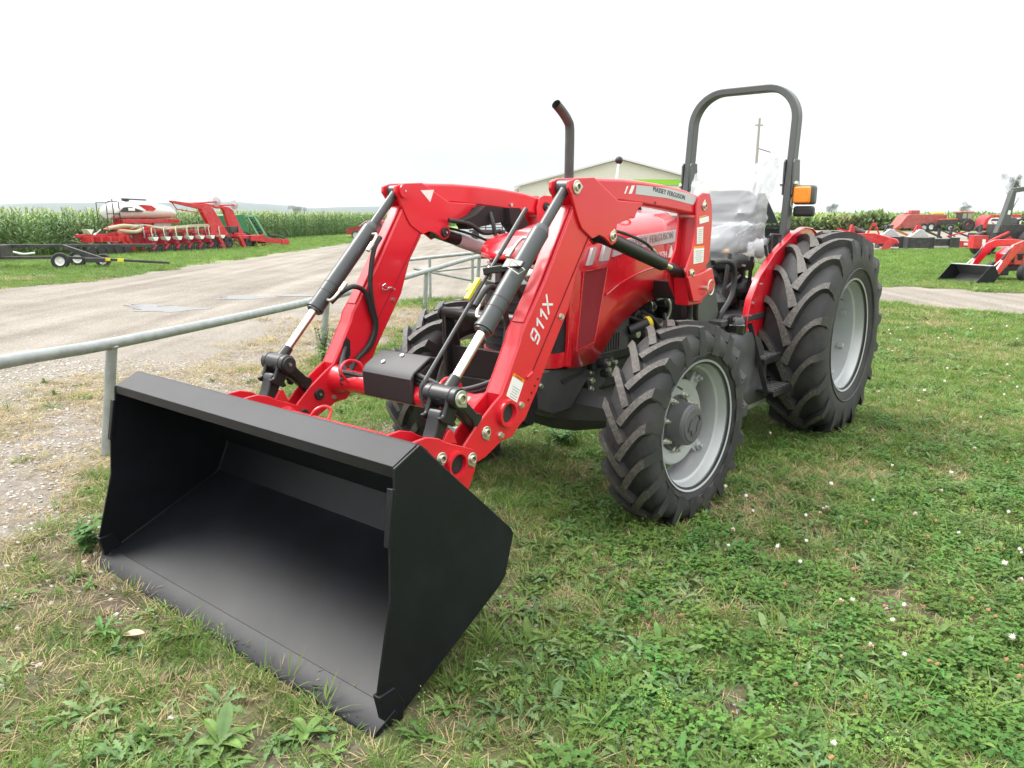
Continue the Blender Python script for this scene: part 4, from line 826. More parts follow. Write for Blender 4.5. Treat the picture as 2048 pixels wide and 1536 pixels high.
    q_ = MB(); q_.lathe([(.618*sgn, .037), (.640*sgn, .042), (.640*sgn, .052), (.612*sgn, .054)], (1.515, 0, .615), 'y', n=32); q_.build('tube_collar', RED2, bk_)
    q_ = MB(); q_.cyl((1.515, .600*sgn, .615), (1.515, .625*sgn, .615), .037, n=28); q_.build('tube_end_dark', DARKM, bk_)  # dark disc paints the shade inside the tube end
    q_ = MB(); q_.lathe([(.588*sgn, .039), (.610*sgn, .044), (.610*sgn, .056), (.582*sgn, .06)], (1.178, 0, .748), 'y', n=36); q_.build('tube_collar', RED2, la)
    q_ = MB(); q_.cyl((1.178, .57*sgn, .748), (1.178, .592*sgn, .748), .040, n=28); q_.build('tube_end_dark', mat('tube bore shade', (.02, .019, .018), .5) if near else DARKM, la)  # open end of the cross tube: its inner shade painted as a dark disc
q_ = MB(); q_.cyl((1.178, -.50, .748), (1.178, .50, .748), .053, n=36); ct = q_.build('cross_tube', RED2, TR)
for sgn in (1, -1):
    q_ = MB(); q_.cyl((1.178, .42*sgn, .748), (1.178, .497*sgn, .748), .056, .075, n=36); q_.build('tube_flare', RED2, ct)
for yy in (-.36, .30):
    q_ = MB(); q_.tube([(1.235, yy, .76), (1.265, yy-.01, .81), (1.24, yy-.02, .845), (1.19, yy-.03, .855), (1.14, yy-.02, .835), (1.12, yy, .78)], .007, n=8); q_.build('hose_loop', RED2, ct)
q_ = MB(); q_.cyl((1.515, -.47, .615), (1.515, .47, .615), .046, n=36); bt = q_.build('attach_tube', RED2, TR)
q_ = MB(); q_.cyl((1.515, -.47, .615), (1.515, -.43, .615), .062, .048, n=36); q_.build('tube_flare', RED2, bt)
q_ = MB(); q_.tube([(1.55, -.25, .64), (1.52, -.24, .69), (1.48, -.22, .705), (1.46, -.20, .685), (1.49, -.19, .645)], .007, n=8); q_.build('release_handle', RED2, bt)
q_ = MB(); q_.box((1.545, -.10, .654), (.03, .07, .001), rot=(0, .9, 0)); q_.build('small_label', WDEC, bt)
# valve cover
q_ = MB(); q_.prism([(1.06, .905), (1.12, .92), (1.225, .86), (1.245, .83), (1.235, .715), (1.215, .71), (1.222, .845), (1.12, .905), (1.06, .892)], -.24, .095); vc = q_.build('valve_cover', PLAS, TR, bevel=.008, seg=3)
q_ = MB(); q_.prism([(1.10, .895), (1.215, .835), (1.225, .72), (1.12, .70)], -.225, .08); q_.build('valve_block', PLAS, TR, bevel=.01)
for p_ in ((1.14, -.07, .905), (1.195, -.14, .875)):
    q_ = MB(); q_.cyl(p_, (p_[0]+.005, p_[1], p_[2]+.008), .010, n=8); q_.build('cover_bolt', ZINC, vc)
# hoses
HS = []
for k in range(4):
    o_ = .018*k
    HS.append([(1.13+.01*k, -.497, .90-o_), (1.19, -.46+.01*k, .82-o_*.5), (1.22, -.42, .80-o_), (1.21, -.36, .795-o_*.9), (1.20, -.28, .79-o_)])
    HS.append([(1.20, .04, .86-o_*1.2), (1.19, .15, .83-o_), (1.17+.01*k, .28, .80-o_*.7), (1.13, .38, .82-o_), (1.08, .50, .875-o_)])
HS += [[(1.206, -.50, 1.129), (1.152, -.475, 1.18), (1.08, -.47, 1.20), (1.011, -.475, 1.166), (.976, -.478, 1.075), (.95, -.48, .99), (.99, -.48, .90), (1.08, -.475, .835), (1.17, -.42, .79)],
       [(.895, -.48, 1.437), (.945, -.475, 1.374), (.975, -.475, 1.226), (.965, -.475, 1.10), (.94, -.48, .995), (.975, -.48, .90), (1.064, -.475, .845), (1.16, -.44, .80)],
       [(1.262, .495, 1.19), (1.20, .49, 1.245), (1.12, .47, 1.255), (1.05, .46, 1.20), (1.02, .46, 1.08), (1.05, .47, .98)],
       [(.942, .49, 1.40), (.975, .485, 1.35), (.99, .48, 1.28), (.95, .48, 1.2)],
       [(.42, -.46, 1.52), (.30, -.42, 1.50), (.20, -.40, 1.45), (.10, -.36, 1.46)],
       [(.12, -.42, 1.56), (.14, -.38, 1.5), (.13, -.36, 1.42), (.05, -.33, 1.36), (-.05, -.31, 1.34)]]
for h_ in HS:
    q_ = MB(); q_.tube(h_, .0125, n=10, smooth=5); q_.build('hydraulic_hose', HOSE, TR)
q_ = MB(); q_.prism([(.16, 1.60), (.24, 1.55), (.33, 1.52), (.30, 1.47), (.0, 1.51), (-.12, 1.585)], -.50, -.42); q_.prism([(-.10, 1.59), (.0, 1.59), (-.02, 1.50), (-.16, 1.38), (-.24, 1.38), (-.2, 1.48)], -.46, -.38); q_.build('rubber_flap', mat('dull rubber', (.012, .012, .013), .8), TR)
# level indicator rod with clamp and yellow tag
q_ = MB(); q_.cyl((1.469, .40, .887), (.819, .40, 1.575), .0085, n=12); q_.cyl((1.0, .40, 1.383), (.819, .40, 1.575), .011, n=12); gr_ = q_.build('level_rod', CYLG, TR)
q_ = MB(); q_.tube([(1.445, .40, .912), (1.475, .40, .88), (1.485, .41, .84), (1.485, .43, .81), (1.48, .455, .80)], .0085, n=8); q_.build('rod_hook', BLK, gr_)
q_ = MB(); q_.beam((1.075, .385, 1.315), (1.045, .50, 1.335), .045, .03); q_.beam((1.078, .495, 1.352), (1.078, .595, 1.352), .055, .012, upv=(.72, 0, .69), w1=.03); q_.build('rod_clamp', BLK, gr_, bevel=.004)
q_ = MB(); q_.tube([(1.10, .55, 1.372), (1.12, .55, 1.34), (1.115, .60, 1.315), (1.08, .605, 1.33)], .0026, n=6, smooth=0, closed=True); q_.build('clamp_wire', ZINC, gr_)
q_ = MB(); q_.beam((1.115, .385, 1.285), (1.19, .385, 1.205), .022, .014); q_.beam((1.14, .372, 1.26), (1.165, .372, 1.235), .022, .014); q_.build('yellow_tag', YEL, gr_)
# ---- bucket
Wt, Wb = .905, .945
def hw_(z): return Wb+(Wt-Wb)*min(1, max(0, z/.83))
sh_ = [(2.165, .035), (1.70, .244), (1.645, .268), (1.612, .292), (1.556, .428), (1.60, .478), (1.97, .838), (1.985, .842), (2.080, .797), (2.076, .768)]
th = .009
def offs(P, d):
    Q = []
    for i, p in enumerate(P):
        a, b = Vector(P[max(0, i-1)]), Vector(P[min(len(P)-1, i+1)]); t_ = (b-a).normalized(); Q.append((p[0]+t_.y*d, p[1]-t_.x*d))
    return Q
inn, outr = sh_, offs(sh_, -th)
q_ = MB(); rr = []
for (a, b) in zip(inn, outr): rr.append([(a[0], -hw_(a[1]), a[1]), (a[0], hw_(a[1]), a[1]), (b[0], hw_(b[1]), b[1]), (b[0], -hw_(b[1]), b[1])])
q_.loft(rr); bk = q_.build('bucket', BUCK, TR, bevel=.0015, angle=18); bk['label'] = 'wide black loader bucket resting tipped forward on the grass'
SPT = [(1.980, .850), (1.556, .450), (1.545, .428), (1.598, .285), (1.630, .258), (2.127, .005), (2.185, .006), (2.212, .105), (2.135, .40), (2.125, .556), (2.095, .70), (2.088, .80)]
for sgn in (1, -1):
    q_ = MB(); n_ = len(SPT)
    vs_ = [(x, (hw_(z))*sgn, z) for x, z in SPT]+[(x, (hw_(z)+.010)*sgn, z) for x, z in SPT]
    q_.add(vs_, [tuple(range(n_)), tuple(range(2*n_-1, n_-1, -1))]+[(i, (i+1) % n_, n_+(i+1) % n_, n_+i) for i in range(n_)]); q_.build('side_plate', BUCK, bk, bevel=.002)
    q_ = MB(); q_.beam((2.125, (hw_(.56)+.001)*sgn, .56), (2.098, (hw_(.74)+.001)*sgn, .74), .026, .016, upv=(1, 0, 0)); q_.build('edge_bar', BUCK, bk, bevel=.003)
    q_ = MB(); q_.prism([(2.215, .115), (2.19, .0), (2.12, -.005), (2.11, .05), (2.15, .12)], (hw_(.05)-.012)*sgn, (hw_(.05)+.018)*sgn); q_.build('corner_wear_plate', BUCK, bk, bevel=.003)
    q_ = MB(); q_.tube([(x, (hw_(z)-.004)*sgn, z+.004) for x, z in sh_[:8]], .005, n=6, smooth=0); q_.build('weld_bead', BUCK, bk)
q_ = MB(); q_.prism([(2.245, -.004), (2.238, .008), (2.155, .047), (2.145, .032), (2.225, -.008)], -.965, .965); q_.build('cutting_edge', BUCK, bk, bevel=.002)
q_ = MB(); q_.prism([(1.99, .846), (1.975, .852), (1.93, .82), (1.93, .80)], -.90, .90); q_.build('top_stiffener', BUCK, bk, bevel=.003)

# ================================================================== pipe rail
RB = mat('dark tyre', (.02, .02, .021), .7, var=.3)
PW = mat('white plastic tank', (.72, .72, .70), .4, var=.05)
BGR = mat('implement red', (.5, .012, .02), .45, var=.15, dust=(.4, .3, .25, .3))
BGB = mat('implement black', (.025, .025, .027), .5, dust=(.2, .17, .14, .4), dusts=5)
BGG = mat('implement green', (.02, .16, .06), .45, var=.15)
BGS = mat('implement silver', (.5, .5, .52), .4, metal=.4, var=.1)
fence = thing('pipe_fence', 'long grey galvanised pipe rail on leaning posts between gravel lane and tractor', 'fence', (-2.68, 5.04, 0))
def FP(x, y, z): return (x+2.68, y-5.04, z)
q_ = MB(); q_.tube([FP(*p) for p in ((-2.80, 2.2, .85), (-2.72, 4.1, .775), (-2.56, 5.04, .735), (-2.27, 6.7, .705), (-1.97, 8.49, .685), (-1.64, 10.3, .69), (-1.31, 12.2, .715), (-.58, 14.6, .83), (.3, 17.2, .84))], .037, n=20, smooth=4); q_.build('rail', GALV, fence)
for b, t_ in (((-2.68, 5.04, -.1), (-2.56, 5.04, .72)), ((-2.06, 8.49, -.1), (-1.975, 8.49, .67)), ((-1.35, 12.2, -.1), (-1.31, 12.2, .70)), ((-.66, 14.55, -.1), (-.6, 14.55, .8)), ((.25, 17.1, -.1), (.28, 17.1, .82)), ((-2.95, 2.4, -.1), (-2.8, 2.4, .82))):
    q_ = MB(); q_.cyl(FP(*b), FP(*t_), .034, n=18); po = q_.build('post', GALV, fence)
    q_ = MB(); q_.lathe([(0, .034), (.006, .04), (.016, .042), (.022, .037)], FP(t_[0], t_[1], t_[2]-.02), 'z', n=16); q_.build('weld_bead', GALV, po)
gate = thing('pipe_gate', 'short galvanised pipe gate section with sloping brace behind the pipe rail', 'gate', (-1.53, 14.9, 0))
for nm, a, b, r_ in (('top_rail', (-.42, 0, .735), (1.4, .1, .93), .032), ('post', (0, 0, -.1), (0, 0, .76), .026), ('post', (.79, .02, -.1), (.79, .02, .85), .026), ('brace', (-.3, 0, .58), (1.2, .1, .27), .024), ('middle_rail', (-.42, 0, .47), (1.3, .1, .66), .02)):
    q_ = MB(); q_.cyl(a, b, r_, n=14); q_.build(nm, GALV, gate)

# ================================================================== far setting: hills, field edges
def hill(name, pts, y, depth, colm, label):
    q_ = MB(); n_ = len(pts); V = []; 
    for (x, h) in pts: V += [(x, y, -8), (x, y+depth*.12, h*.55), (x, y+depth*.3, h*.9), (x, y+depth*.5, h), (x, y+depth, -8)]
    F = [(i*5+j, (i+1)*5+j, (i+1)*5+j+1, i*5+j+1) for i in range(n_-1) for j in range(4)]
    q_.add(V, F); o = q_.build(name, colm, None, angle=80); tag(o, label, kind='structure'); return o
HM = mat('wooded hill', (.03, .055, .05), .95, col2=(.05, .08, .06), vscale=.02)
rs = np.random.RandomState(5)
hp = [(x, 34+7*math.sin(x*.004)+4*math.sin(x*.011)+rs.rand()*2) for x in np.arange(-2500, -700, 40)]+[(x, 22+8*math.sin((x+700)*.006)+rs.rand()*1.5) for x in np.arange(-700, -350, 40)]+[(-300, 14), (-200, 4)]
hill('wooded_hills', hp, 2400, 900, HM, 'long low wooded ridge fading blue in haze')
hp = [(x, 24+5*math.sin(x*.003)) for x in np.arange(-1500, 2600, 60)]
hp = [(-1500, 0), (-1200, 16), (-900, 27), (-700, 30), (-560, 26), (-400, 15), (0, 8), (800, 10), (1600, 9), (2600, 8)]
hill('far_hill', hp, 3000, 900, HM, 'farther hazy ridge behind the cornfield')
# corn: one leafy plant, rows of copies
CORN = mat('corn leaf', (.13, .215, .055), .55, transl=.35, objvar=.3)
TAS = mat('corn tassel', (.34, .42, .14), .8)
def leafstrip(q_, base, yaw, ln, w, rise, droop, mi=0, seg=4, twist=.0):
    d = Vector((math.cos(yaw), math.sin(yaw), 0)); s_ = Vector((-d.y, d.x, 0)); vs_ = []
    for i in range(seg+1):
        t_ = i/seg; p = Vector(base)+d*(ln*t_*(1-.15*droop*t_))+Vector((0, 0, rise*ln*t_-droop*ln*t_*t_)); ww = w*(math.sin(PI*min(1, .18+t_*.82))**.7 if t_ < 1 else 0)*.5
        sw = (s_*math.cos(twist*t_)+Vector((0, 0, 1))*math.sin(twist*t_))*ww; vs_ += [p-sw, p+sw]
    q_.add(vs_, [(2*i, 2*i+1, 2*i+3, 2*i+2) for i in range(seg)], mi)
corn_src = []
for v_ in range(4):
    q_ = MB(); q_.cyl((0, 0, 0), (0, 0, 1.35), .016, .008, n=5)
    for k in range(11): leafstrip(q_, (0, 0, .18+.105*k), k*PI+random.uniform(-.7, .7), random.uniform(.38, .58), .06, random.uniform(.7, 1.1), random.uniform(.7, 1.2), 0, 4, random.uniform(-.5, .5))
    for k in range(5): leafstrip(q_, (0, 0, 1.34), random.uniform(0, 6.3), .13, .018, 2., .8, 1, 2)
    me_ = q_.mesh('corn_plant', [CORN, TAS], norm=False, angle=0); corn_src.append(bpy.data.objects.new('corn_plant', me_))
def scatter(name, srcs, P, rz, sc, idx, tilt=None, label=None, kind='stuff'):
    """one object that instances the source plants on a cloud of points (geometry nodes)"""
    me_ = bpy.data.meshes.new(name); me_.from_pydata([tuple(p) for p in P], [], [])
    for nm, dat, ty in (('rz', rz, 'FLOAT'), ('sc', sc, 'FLOAT'), ('ix', idx, 'INT')):
        a = me_.attributes.new(nm, ty, 'POINT'); a.data.foreach_set('value', np.asarray(dat, dtype=np.int32 if ty == 'INT' else np.float32))
    if tilt is None: tilt = np.zeros((len(P), 2))
    for j in (0, 1):
        a = me_.attributes.new('t%d' % j, 'FLOAT', 'POINT'); a.data.foreach_set('value', tilt[:, j].astype(np.float32))
    o = bpy.data.objects.new(name, me_); COL.objects.link(o); tag(o, label, kind=kind)
    g = bpy.data.node_groups.new(name, 'GeometryNodeTree'); g.interface.new_socket('Geometry', in_out='INPUT', socket_type='NodeSocketGeometry'); g.interface.new_socket('Geometry', in_out='OUTPUT', socket_type='NodeSocketGeometry')
    n = g.nodes; l = g.links; i_ = n.new('NodeGroupInput'); o_ = n.new('NodeGroupOutput'); inst = n.new('GeometryNodeInstanceOnPoints')
    gi = n.new('GeometryNodeGeometryToInstance')
    for s_ in srcs[::-1]:
        oi = n.new('GeometryNodeObjectInfo'); oi.inputs['Object'].default_value = s_; oi.inputs['As Instance'].default_value = False; l.new(oi.outputs['Geometry'], gi.inputs[0]) if False else None
        gi_ = n.new('GeometryNodeGeometryToInstance'); l.new(oi.outputs['Geometry'], gi_.inputs[0])
        if s_ is srcs[-1]: join = n.new('GeometryNodeJoinGeometry')
        l.new(gi_.outputs[0], join.inputs[0])
    def attr(nm, ty='FLOAT'):
        a = n.new('GeometryNodeInputNamedAttribute'); a.data_type = ty; a.inputs[0].default_value = nm; return a.outputs['Attribute']
    cx = n.new('ShaderNodeCombineXYZ'); l.new(attr('t0'), cx.inputs[0]); l.new(attr('t1'), cx.inputs[1]); l.new(attr('rz'), cx.inputs[2])
    er = n.new('FunctionNodeEulerToRotation'); l.new(cx.outputs[0], er.inputs[0])
    l.new(i_.outputs[0], inst.inputs['Points']); l.new(join.outputs[0], inst.inputs['Instance']); inst.inputs['Pick Instance'].default_value = True
    l.new(attr('ix', 'INT'), inst.inputs['Instance Index']); l.new(er.outputs[0], inst.inputs['Rotation']); l.new(attr('sc'), inst.inputs['Scale'])
    l.new(inst.outputs[0], o_.inputs[0])
    md = o.modifiers.new('scatter', 'NODES'); md.node_group = g; return o
Pc = []
edge = [(-20.5, 8), (-17.9, 20), (-17.0, 26.7), (-15.2, 44), (-14.75, 53.7), (-13.2, 66), (-10.5, 98), (-8, 125)]
ey = np.array([e[1] for e in edge]); ex = np.array([e[0] for e in edge])
for row in range(9):
    off = .3+.55*row+(row > 5)*(row-5)*1.5
    yy = 16.
    while yy < 125:
        Pc.append((np.interp(yy, ey, ex)-off+random.uniform(-.2, .2), yy+random.uniform(-.05, .05), -.02)); yy += .15*(1+yy/120)*(1+.25*row)
# head row along the far end of the field
xx = -8.5
while xx > -60: Pc.append((xx, 124+random.uniform(0, 3), 0)); xx -= .3
nC = len(Pc); scatter('corn_field', corn_src, Pc, np.random.rand(nC)*6.28, 1.13+.26*(np.random.rand(nC)-.5), np.random.randint(0, 4, nC), (np.random.rand(nC, 2)-.5)*.14, 'field of tall tasselled corn along the left of the yard')
q_ = MB(); X_ = []
for y_ in np.linspace(14, 124, 40):
    xe = float(np.interp(y_, ey, ex)); X_.append([(xe-2.2-4*k**1.6-random.random()*.2, y_, 1.12+random.random()*.12) for k in range(9)])
q_.loft(X_, closed=False); cf = q_.build('corn_canopy', mat('corn canopy', (.07, .12, .03), .8, col2=(.15, .19, .06), vscale=6, bump=1, bscale=8), None, angle=80); tag(cf, 'dense leaf canopy deep inside the cornfield', kind='stuff')
# weedy field behind the right-hand yard
def foliage_src(n_, r_, hz, col, nm, lw=.12):
    o = []
    for v_ in range(3):
        q_ = MB()
        for k in range(n_):
            a, b = random.uniform(0, 6.3), random.random(); p = Vector((math.cos(a)*r_*b**.5, math.sin(a)*r_*b**.5, hz*random.random()**.8*(1-.4*b)))
            leafstrip(q_, p, random.uniform(0, 6.3), lw*2.2, lw, random.uniform(.2, 1.6), random.uniform(0, 1), 0, 2)
        o.append(bpy.data.objects.new(nm, q_.mesh(nm, [col], norm=False, angle=0)))
    return o
WEED = mat('field weeds', (.23, .32, .10), .7, transl=.3, objvar=.4)
WEEDB = mat('dry field weeds', (.24, .20, .10), .8, transl=.2, objvar=.3)
wsrc = foliage_src(90, .8, 1.5, WEED, 'weed_bush', .2)+foliage_src(70, .8, 1.3, WEEDB, 'dry_bush', .16)[:1]
PW_ = []
for k in range(3200):
    x = random.uniform(12, 110); y = 97+random.random()**1.5*55+max(0, (24-x))*.0
    PW_.append((x, y, -.1))
nW = len(PW_); PWa = np.array(PW_); hs_ = .75+.5*fbm(PWa[:, 0], PWa[:, 1], 9, 61)+.25*np.random.rand(nW)
ixw = np.where(gau(PWa[:, 0], PWa[:, 1], 41, 104, 5, 9)+.6*fbm(PWa[:, 0], PWa[:, 1], 5, 71) > .85, 3, np.random.randint(0, 3, nW))
scatter('weed_field', wsrc, PW_, np.random.rand(nW)*6.28, hs_*1.15, ixw, None, 'rank green weeds and brush along the back of the gravel lot')

# ---- trees
LEAFF = mat('tree leaf', (.05, .085, .025), .7, transl=.25, objvar=.2)
BARK = mat('bark', (.12, .09, .065), .9)
def tree(label, x, y, h, cr, dens, cz0=.35):
    t_ = thing('tree', label, 'tree', (x, y, 0), 0, 'trees beyond the yard'); q_ = MB(); q_.cyl((0, 0, -.1), (0, 0, h*.75), h*.028, h*.01, n=8)
    for k in range(5):
        a = k*1.3; q_.cyl((0, 0, h*(.35+.07*k)), (cr*.7*math.cos(a), cr*.7*math.sin(a), h*(.6+.05*k)), h*.011, h*.004, n=5)
    q_.build('trunk', BARK, t_)
    q_ = MB(); cl = [(random.gauss(0, cr*.42), random.gauss(0, cr*.42), h*(cz0+(1-cz0)*random.random()*.9), cr*random.uniform(.22, .42)) for _ in range(16)]
    for k in range(dens):
        c = random.choice(cl); v = Vector((random.gauss(0, 1), random.gauss(0, 1), random.gauss(0, .8))).normalized()*c[3]*random.random()**.3
        leafstrip(q_, (c[0]+v.x, c[1]+v.y, c[2]+v.z), random.uniform(0, 6.3), cr*.16, cr*.10, random.uniform(-.5, 1), .3, 0, 1)
    o = q_.build('crown', LEAFF, t_, angle=0, norm=False); return t_
tree('small round tree whose crown shows just above the tall roll bar at the right', 61.0, 100, 6.7, 1.1, 1500, .72)
tree('pale hazy tree behind the weeds right of the amber lamp', 547, 1400, 24, 12, 2600)
tree('hazy round tree behind the orange cab tractor', 775, 1400, 27, 13, 2600)
tree('hazy tree on the horizon beyond the cornfield', -370, 1400, 15, 13, 2600)
# ---- building
bl = thing('farm_building', 'cream metal building with a low gable roof and green stripe behind the tractor', 'building', (8, 62, 0))
CRM = mat('cream metal siding', (.62, .62, .52), .5, var=.04); WHS = mat('white lower siding', (.62, .66, .68), .5, var=.04); GST = mat('lime green stripe', (.25, .55, .03), .4); RFM = mat('pale roof sheet', (.6, .61, .6), .4)
q_ = MB(); q_.prism([(-7.5, 2.9), (-7.5, 3.75), (0, 5.68), (7.5, 3.85), (7.5, 2.9)], 0, 22, 'y'); q_.build('upper_wall', CRM, bl)
q_ = MB(); q_.prism([(-7.48, 0), (-7.48, 2.9), (7.48, 2.9), (7.48, 0)], .02, 22, 'y'); q_.build('lower_wall', WHS, bl)
for k in range(60):
    q_ = MB(); x = -7.4+k*.25; zt = 3.72+1.9*(1-abs(x)/7.5); q_.box((x, -.012, (.1+zt)/2), (.035, .02, zt-.2)); q_.build('siding_rib', CRM if True else WHS, bl)
q_ = MB()
for a, b in (((-7.9, 3.62), (0, 5.72)), ((0, 5.72), (7.9, 3.74))):
    q_.add([(a[0], -.35, a[1]), (b[0], -.35, b[1]), (b[0], 22.3, b[1]), (a[0], 22.3, a[1]), (a[0], -.35, a[1]+.13), (b[0], -.35, b[1]+.13), (b[0], 22.3, b[1]+.13), (a[0], 22.3, a[1]+.13)], [(0, 1, 2, 3), (7, 6, 5, 4), (0, 4, 5, 1), (1, 5, 6, 2), (2, 6, 7, 3), (3, 7, 4, 0)])
q_.build('roof', RFM, bl)
q_ = MB(); q_.box((2.9, -.06, 4.05), (3.7, .06, .4)); q_.build('green_stripe', GST, bl)
q_ = MB(); q_.box((-4.9, -.06, 3.95), (.8, .06, .28)); q_.build('green_stripe', GST, bl)
an = thing('white_annex', 'low white building with a panelled door, seen through the loader arms', 'building', (-1.4, 63, 0))
q_ = MB(); q_.box((0, 1.5, 1.25), (5.4, 3, 2.5)); q_.build('wall', WHS, an)
q_ = MB(); q_.box((0, 1.5, 2.56), (5.7, 3.4, .12)); q_.build('roof', RFM, an)
q_ = MB(); q_.box((1.55, -.03, .95), (1.5, .06, 1.75)); d_ = q_.build('door', PW, an); q_ = MB(); q_.box((1.2, -.07, 1.4), (.22, .03, .3)); q_.build('door_window', BGB, d_)
for k in range(9):
    q_ = MB(); q_.box((-2.4+k*.38, -.02, 1.2), (.03, .04, 2.3)); q_.build('siding_rib', WHS, an)
# ---- utility pole with wires
up_ = thing('utility_pole', 'grey wooden utility pole with wires rising behind the roll bar', 'utility pole', (22.0, 75, 0))
q_ = MB(); q_.cyl((0, 0, -.2), (.12, 0, 10.2), .17, .11, n=12); q_.build('pole', mat('weathered pole', (.30, .28, .26), .8), up_)
q_ = MB(); q_.beam((.1, 0, 7.6), (1.3, 0, 7.25), .07, .07); q_.box((.1, 0, 9.6), (.7, .06, .08)); q_.build('crossarm', BARK, up_)
q_ = MB(); q_.cyl((.45, -.2, 3.6), (.45, -.2, 4.5), .16, n=12); q_.build('transformer', BGS, up_)
for z, z2 in ((7.3, 7.0), (9.6, 9.0)):
    q_ = MB(); q_.tube([(.2, 0, z), (12, 10, z-.9), (30, 30, z2)], .014, n=4); q_.build('wire', BGS, up_)
q_ = MB(); q_.cyl((.05, 0, 8.5), (-2.6, 4, 0), .02, n=4); q_.build('guy_wire', BGS, up_)

def wheel_bg(parent, x, y, z, r_, w_, rimm=BGS, axis='y', rr=.55):
    q_ = MB(); q_.lathe([(-w_/2, r_*rr), (-w_/2, r_*.9), (-w_*.35, r_), (w_*.35, r_), (w_/2, r_*.9), (w_/2, r_*rr)], (0, 0, 0), axis, n=24); t_ = q_.build('tyre', RB, parent, loc=(x, y, z))
    q_ = MB(); q_.lathe([(-w_*.45, r_*rr), (-w_*.38, r_*rr*.85), (-w_*.2, r_*rr*.7), (-w_*.2, r_*.15), (-w_*.3, 0)], (0, 0, 0), axis, n=20); q_.lathe([(w_*.45, r_*rr), (w_*.38, r_*rr*.85), (w_*.2, r_*rr*.7), (w_*.2, r_*.15), (w_*.3, 0)], (0, 0, 0), axis, n=20); q_.build('rim', rimm, t_); return t_

# ---- row-crop planter, left; local +X runs away to the right along its front
pt = thing('planter', 'wide red row planter with white seed tank and raised arms before the corn', 'planter', (-15.2, 31.0, 0), R(70.8))
HOS = mat('tan seed hose', (.42, .37, .25), .6)
q_ = MB(); secs = []
for s_, r_, zc in ((.95, .12, 1.63), (1.0, .30, 1.64), (1.3, .37, 1.68), (2.2, .40, 1.72), (3.4, .36, 1.68), (4.3, .27, 1.62), (4.62, .16, 1.56), (4.66, .05, 1.55)): secs.append([(s_, 1.3+r_*1.2*math.cos(a), zc+r_*.92*math.sin(a)) for a in np.linspace(0, 2*PI, 21)[:-1]])
q_.loft(secs); tk_ = q_.build('seed_tank', PW, pt, angle=60)
q_ = MB(); q_.prism([(1.15, 1.62), (1.35, 1.80), (1.75, 1.83), (2.4, 1.66), (2.3, 1.62)], .79, .83); q_.build('tank_decal', BGB, tk_)
q_ = MB(); q_.prism([(2.2, 1.93), (2.9, 1.9), (3.15, 1.76), (2.95, 1.66), (2.6, 1.68)], .83, .87); q_.build('tank_decal', BGR, tk_)
q_ = MB(); q_.box((1.75, .79, 1.73), (.34, .03, .12)); q_.build('tank_label', WDEC, tk_)
q_ = MB(); q_.cyl((1.7, 1.2, 2.14), (3.0, 1.2, 2.12), .03, n=8); q_.box((1.9, 1.2, 2.1), (.2, .2, .08)); q_.build('tank_lid', BGB, tk_)
q_ = MB(); q_.box((2.9, 1.1, 1.26), (3.2, .5, .16)); q_.prism([(1.3, 1.2), (2.0, 1.2), (1.6, .85), (.7, .95)], .9, 1.3); q_.prism([(2.5, 1.2), (2.9, 1.2), (2.8, .9), (2.6, .9)], .9, 1.3); q_.box((3.0, 1.6, .55), (3, .7, .5)); q_.build('tank_cradle', BGR, pt, bevel=.01)
q_ = MB(); q_.box((3.6, 1.3, 1.02), (1.0, .7, .4)); q_.box((2.1, 1.2, 1.02), (.7, .6, .3)); q_.build('air_fan', BGS, pt, bevel=.02)
q_ = MB()
for p in ([(.62, .9, 1.2), (.60, .9, 1.95), (.72, .9, 2.03), (1.4, .9, 2.0)], [(.95, .9, 1.2), (.9, .9, 2.12)], [(1.25, .9, 1.2), (1.22, .9, 2.0)], [(.62, .9, 1.55), (1.25, .9, 1.55)], [(.62, 1.4, 1.2), (.60, 1.4, 1.98), (1.3, 1.4, 2.0)]): q_.tube(p, .02, n=6, smooth=0)
q_.build('ladder_rail', BGB, pt)
q_ = MB(); q_.box((3.6, .2, .86), (5.2, .12, .1)); q_.box((-.3, .3, .74), (2.4, .14, .12)); q_.box((2.0, .4, .98), (2.2, .2, .12)); q_.box((6.4, .3, .60), (3.2, .35, .14)); q_.box((8.1, .1, .5), (2.0, .3, .14)); q_.build('tool_bar', BGR, pt, bevel=.008)
for k in range(3):
    q_ = MB(); q_.tube([(.9, .1, .98), (1.5, .0, 1.12), (2.6, -.02+.04*k, .95+.03*k), (4.2, 0, 1.02+.03*k), (5.6, 0, 1.03+.03*k), (6.0, .05, .95)], .03, n=6); q_.build('seed_hose', HOS, pt)
q_ = MB(); q_.tube([(-.2, .1, 1.0), (.6, .1, 1.1), (1.4, .1, 1.0), (1.0, -.05, .86), (.3, .1, .92)], .07, n=8); q_.build('hose_bundle', HOS, pt)
PINK = mat('row unit red', (.42, .015, .05), .5, var=.3)
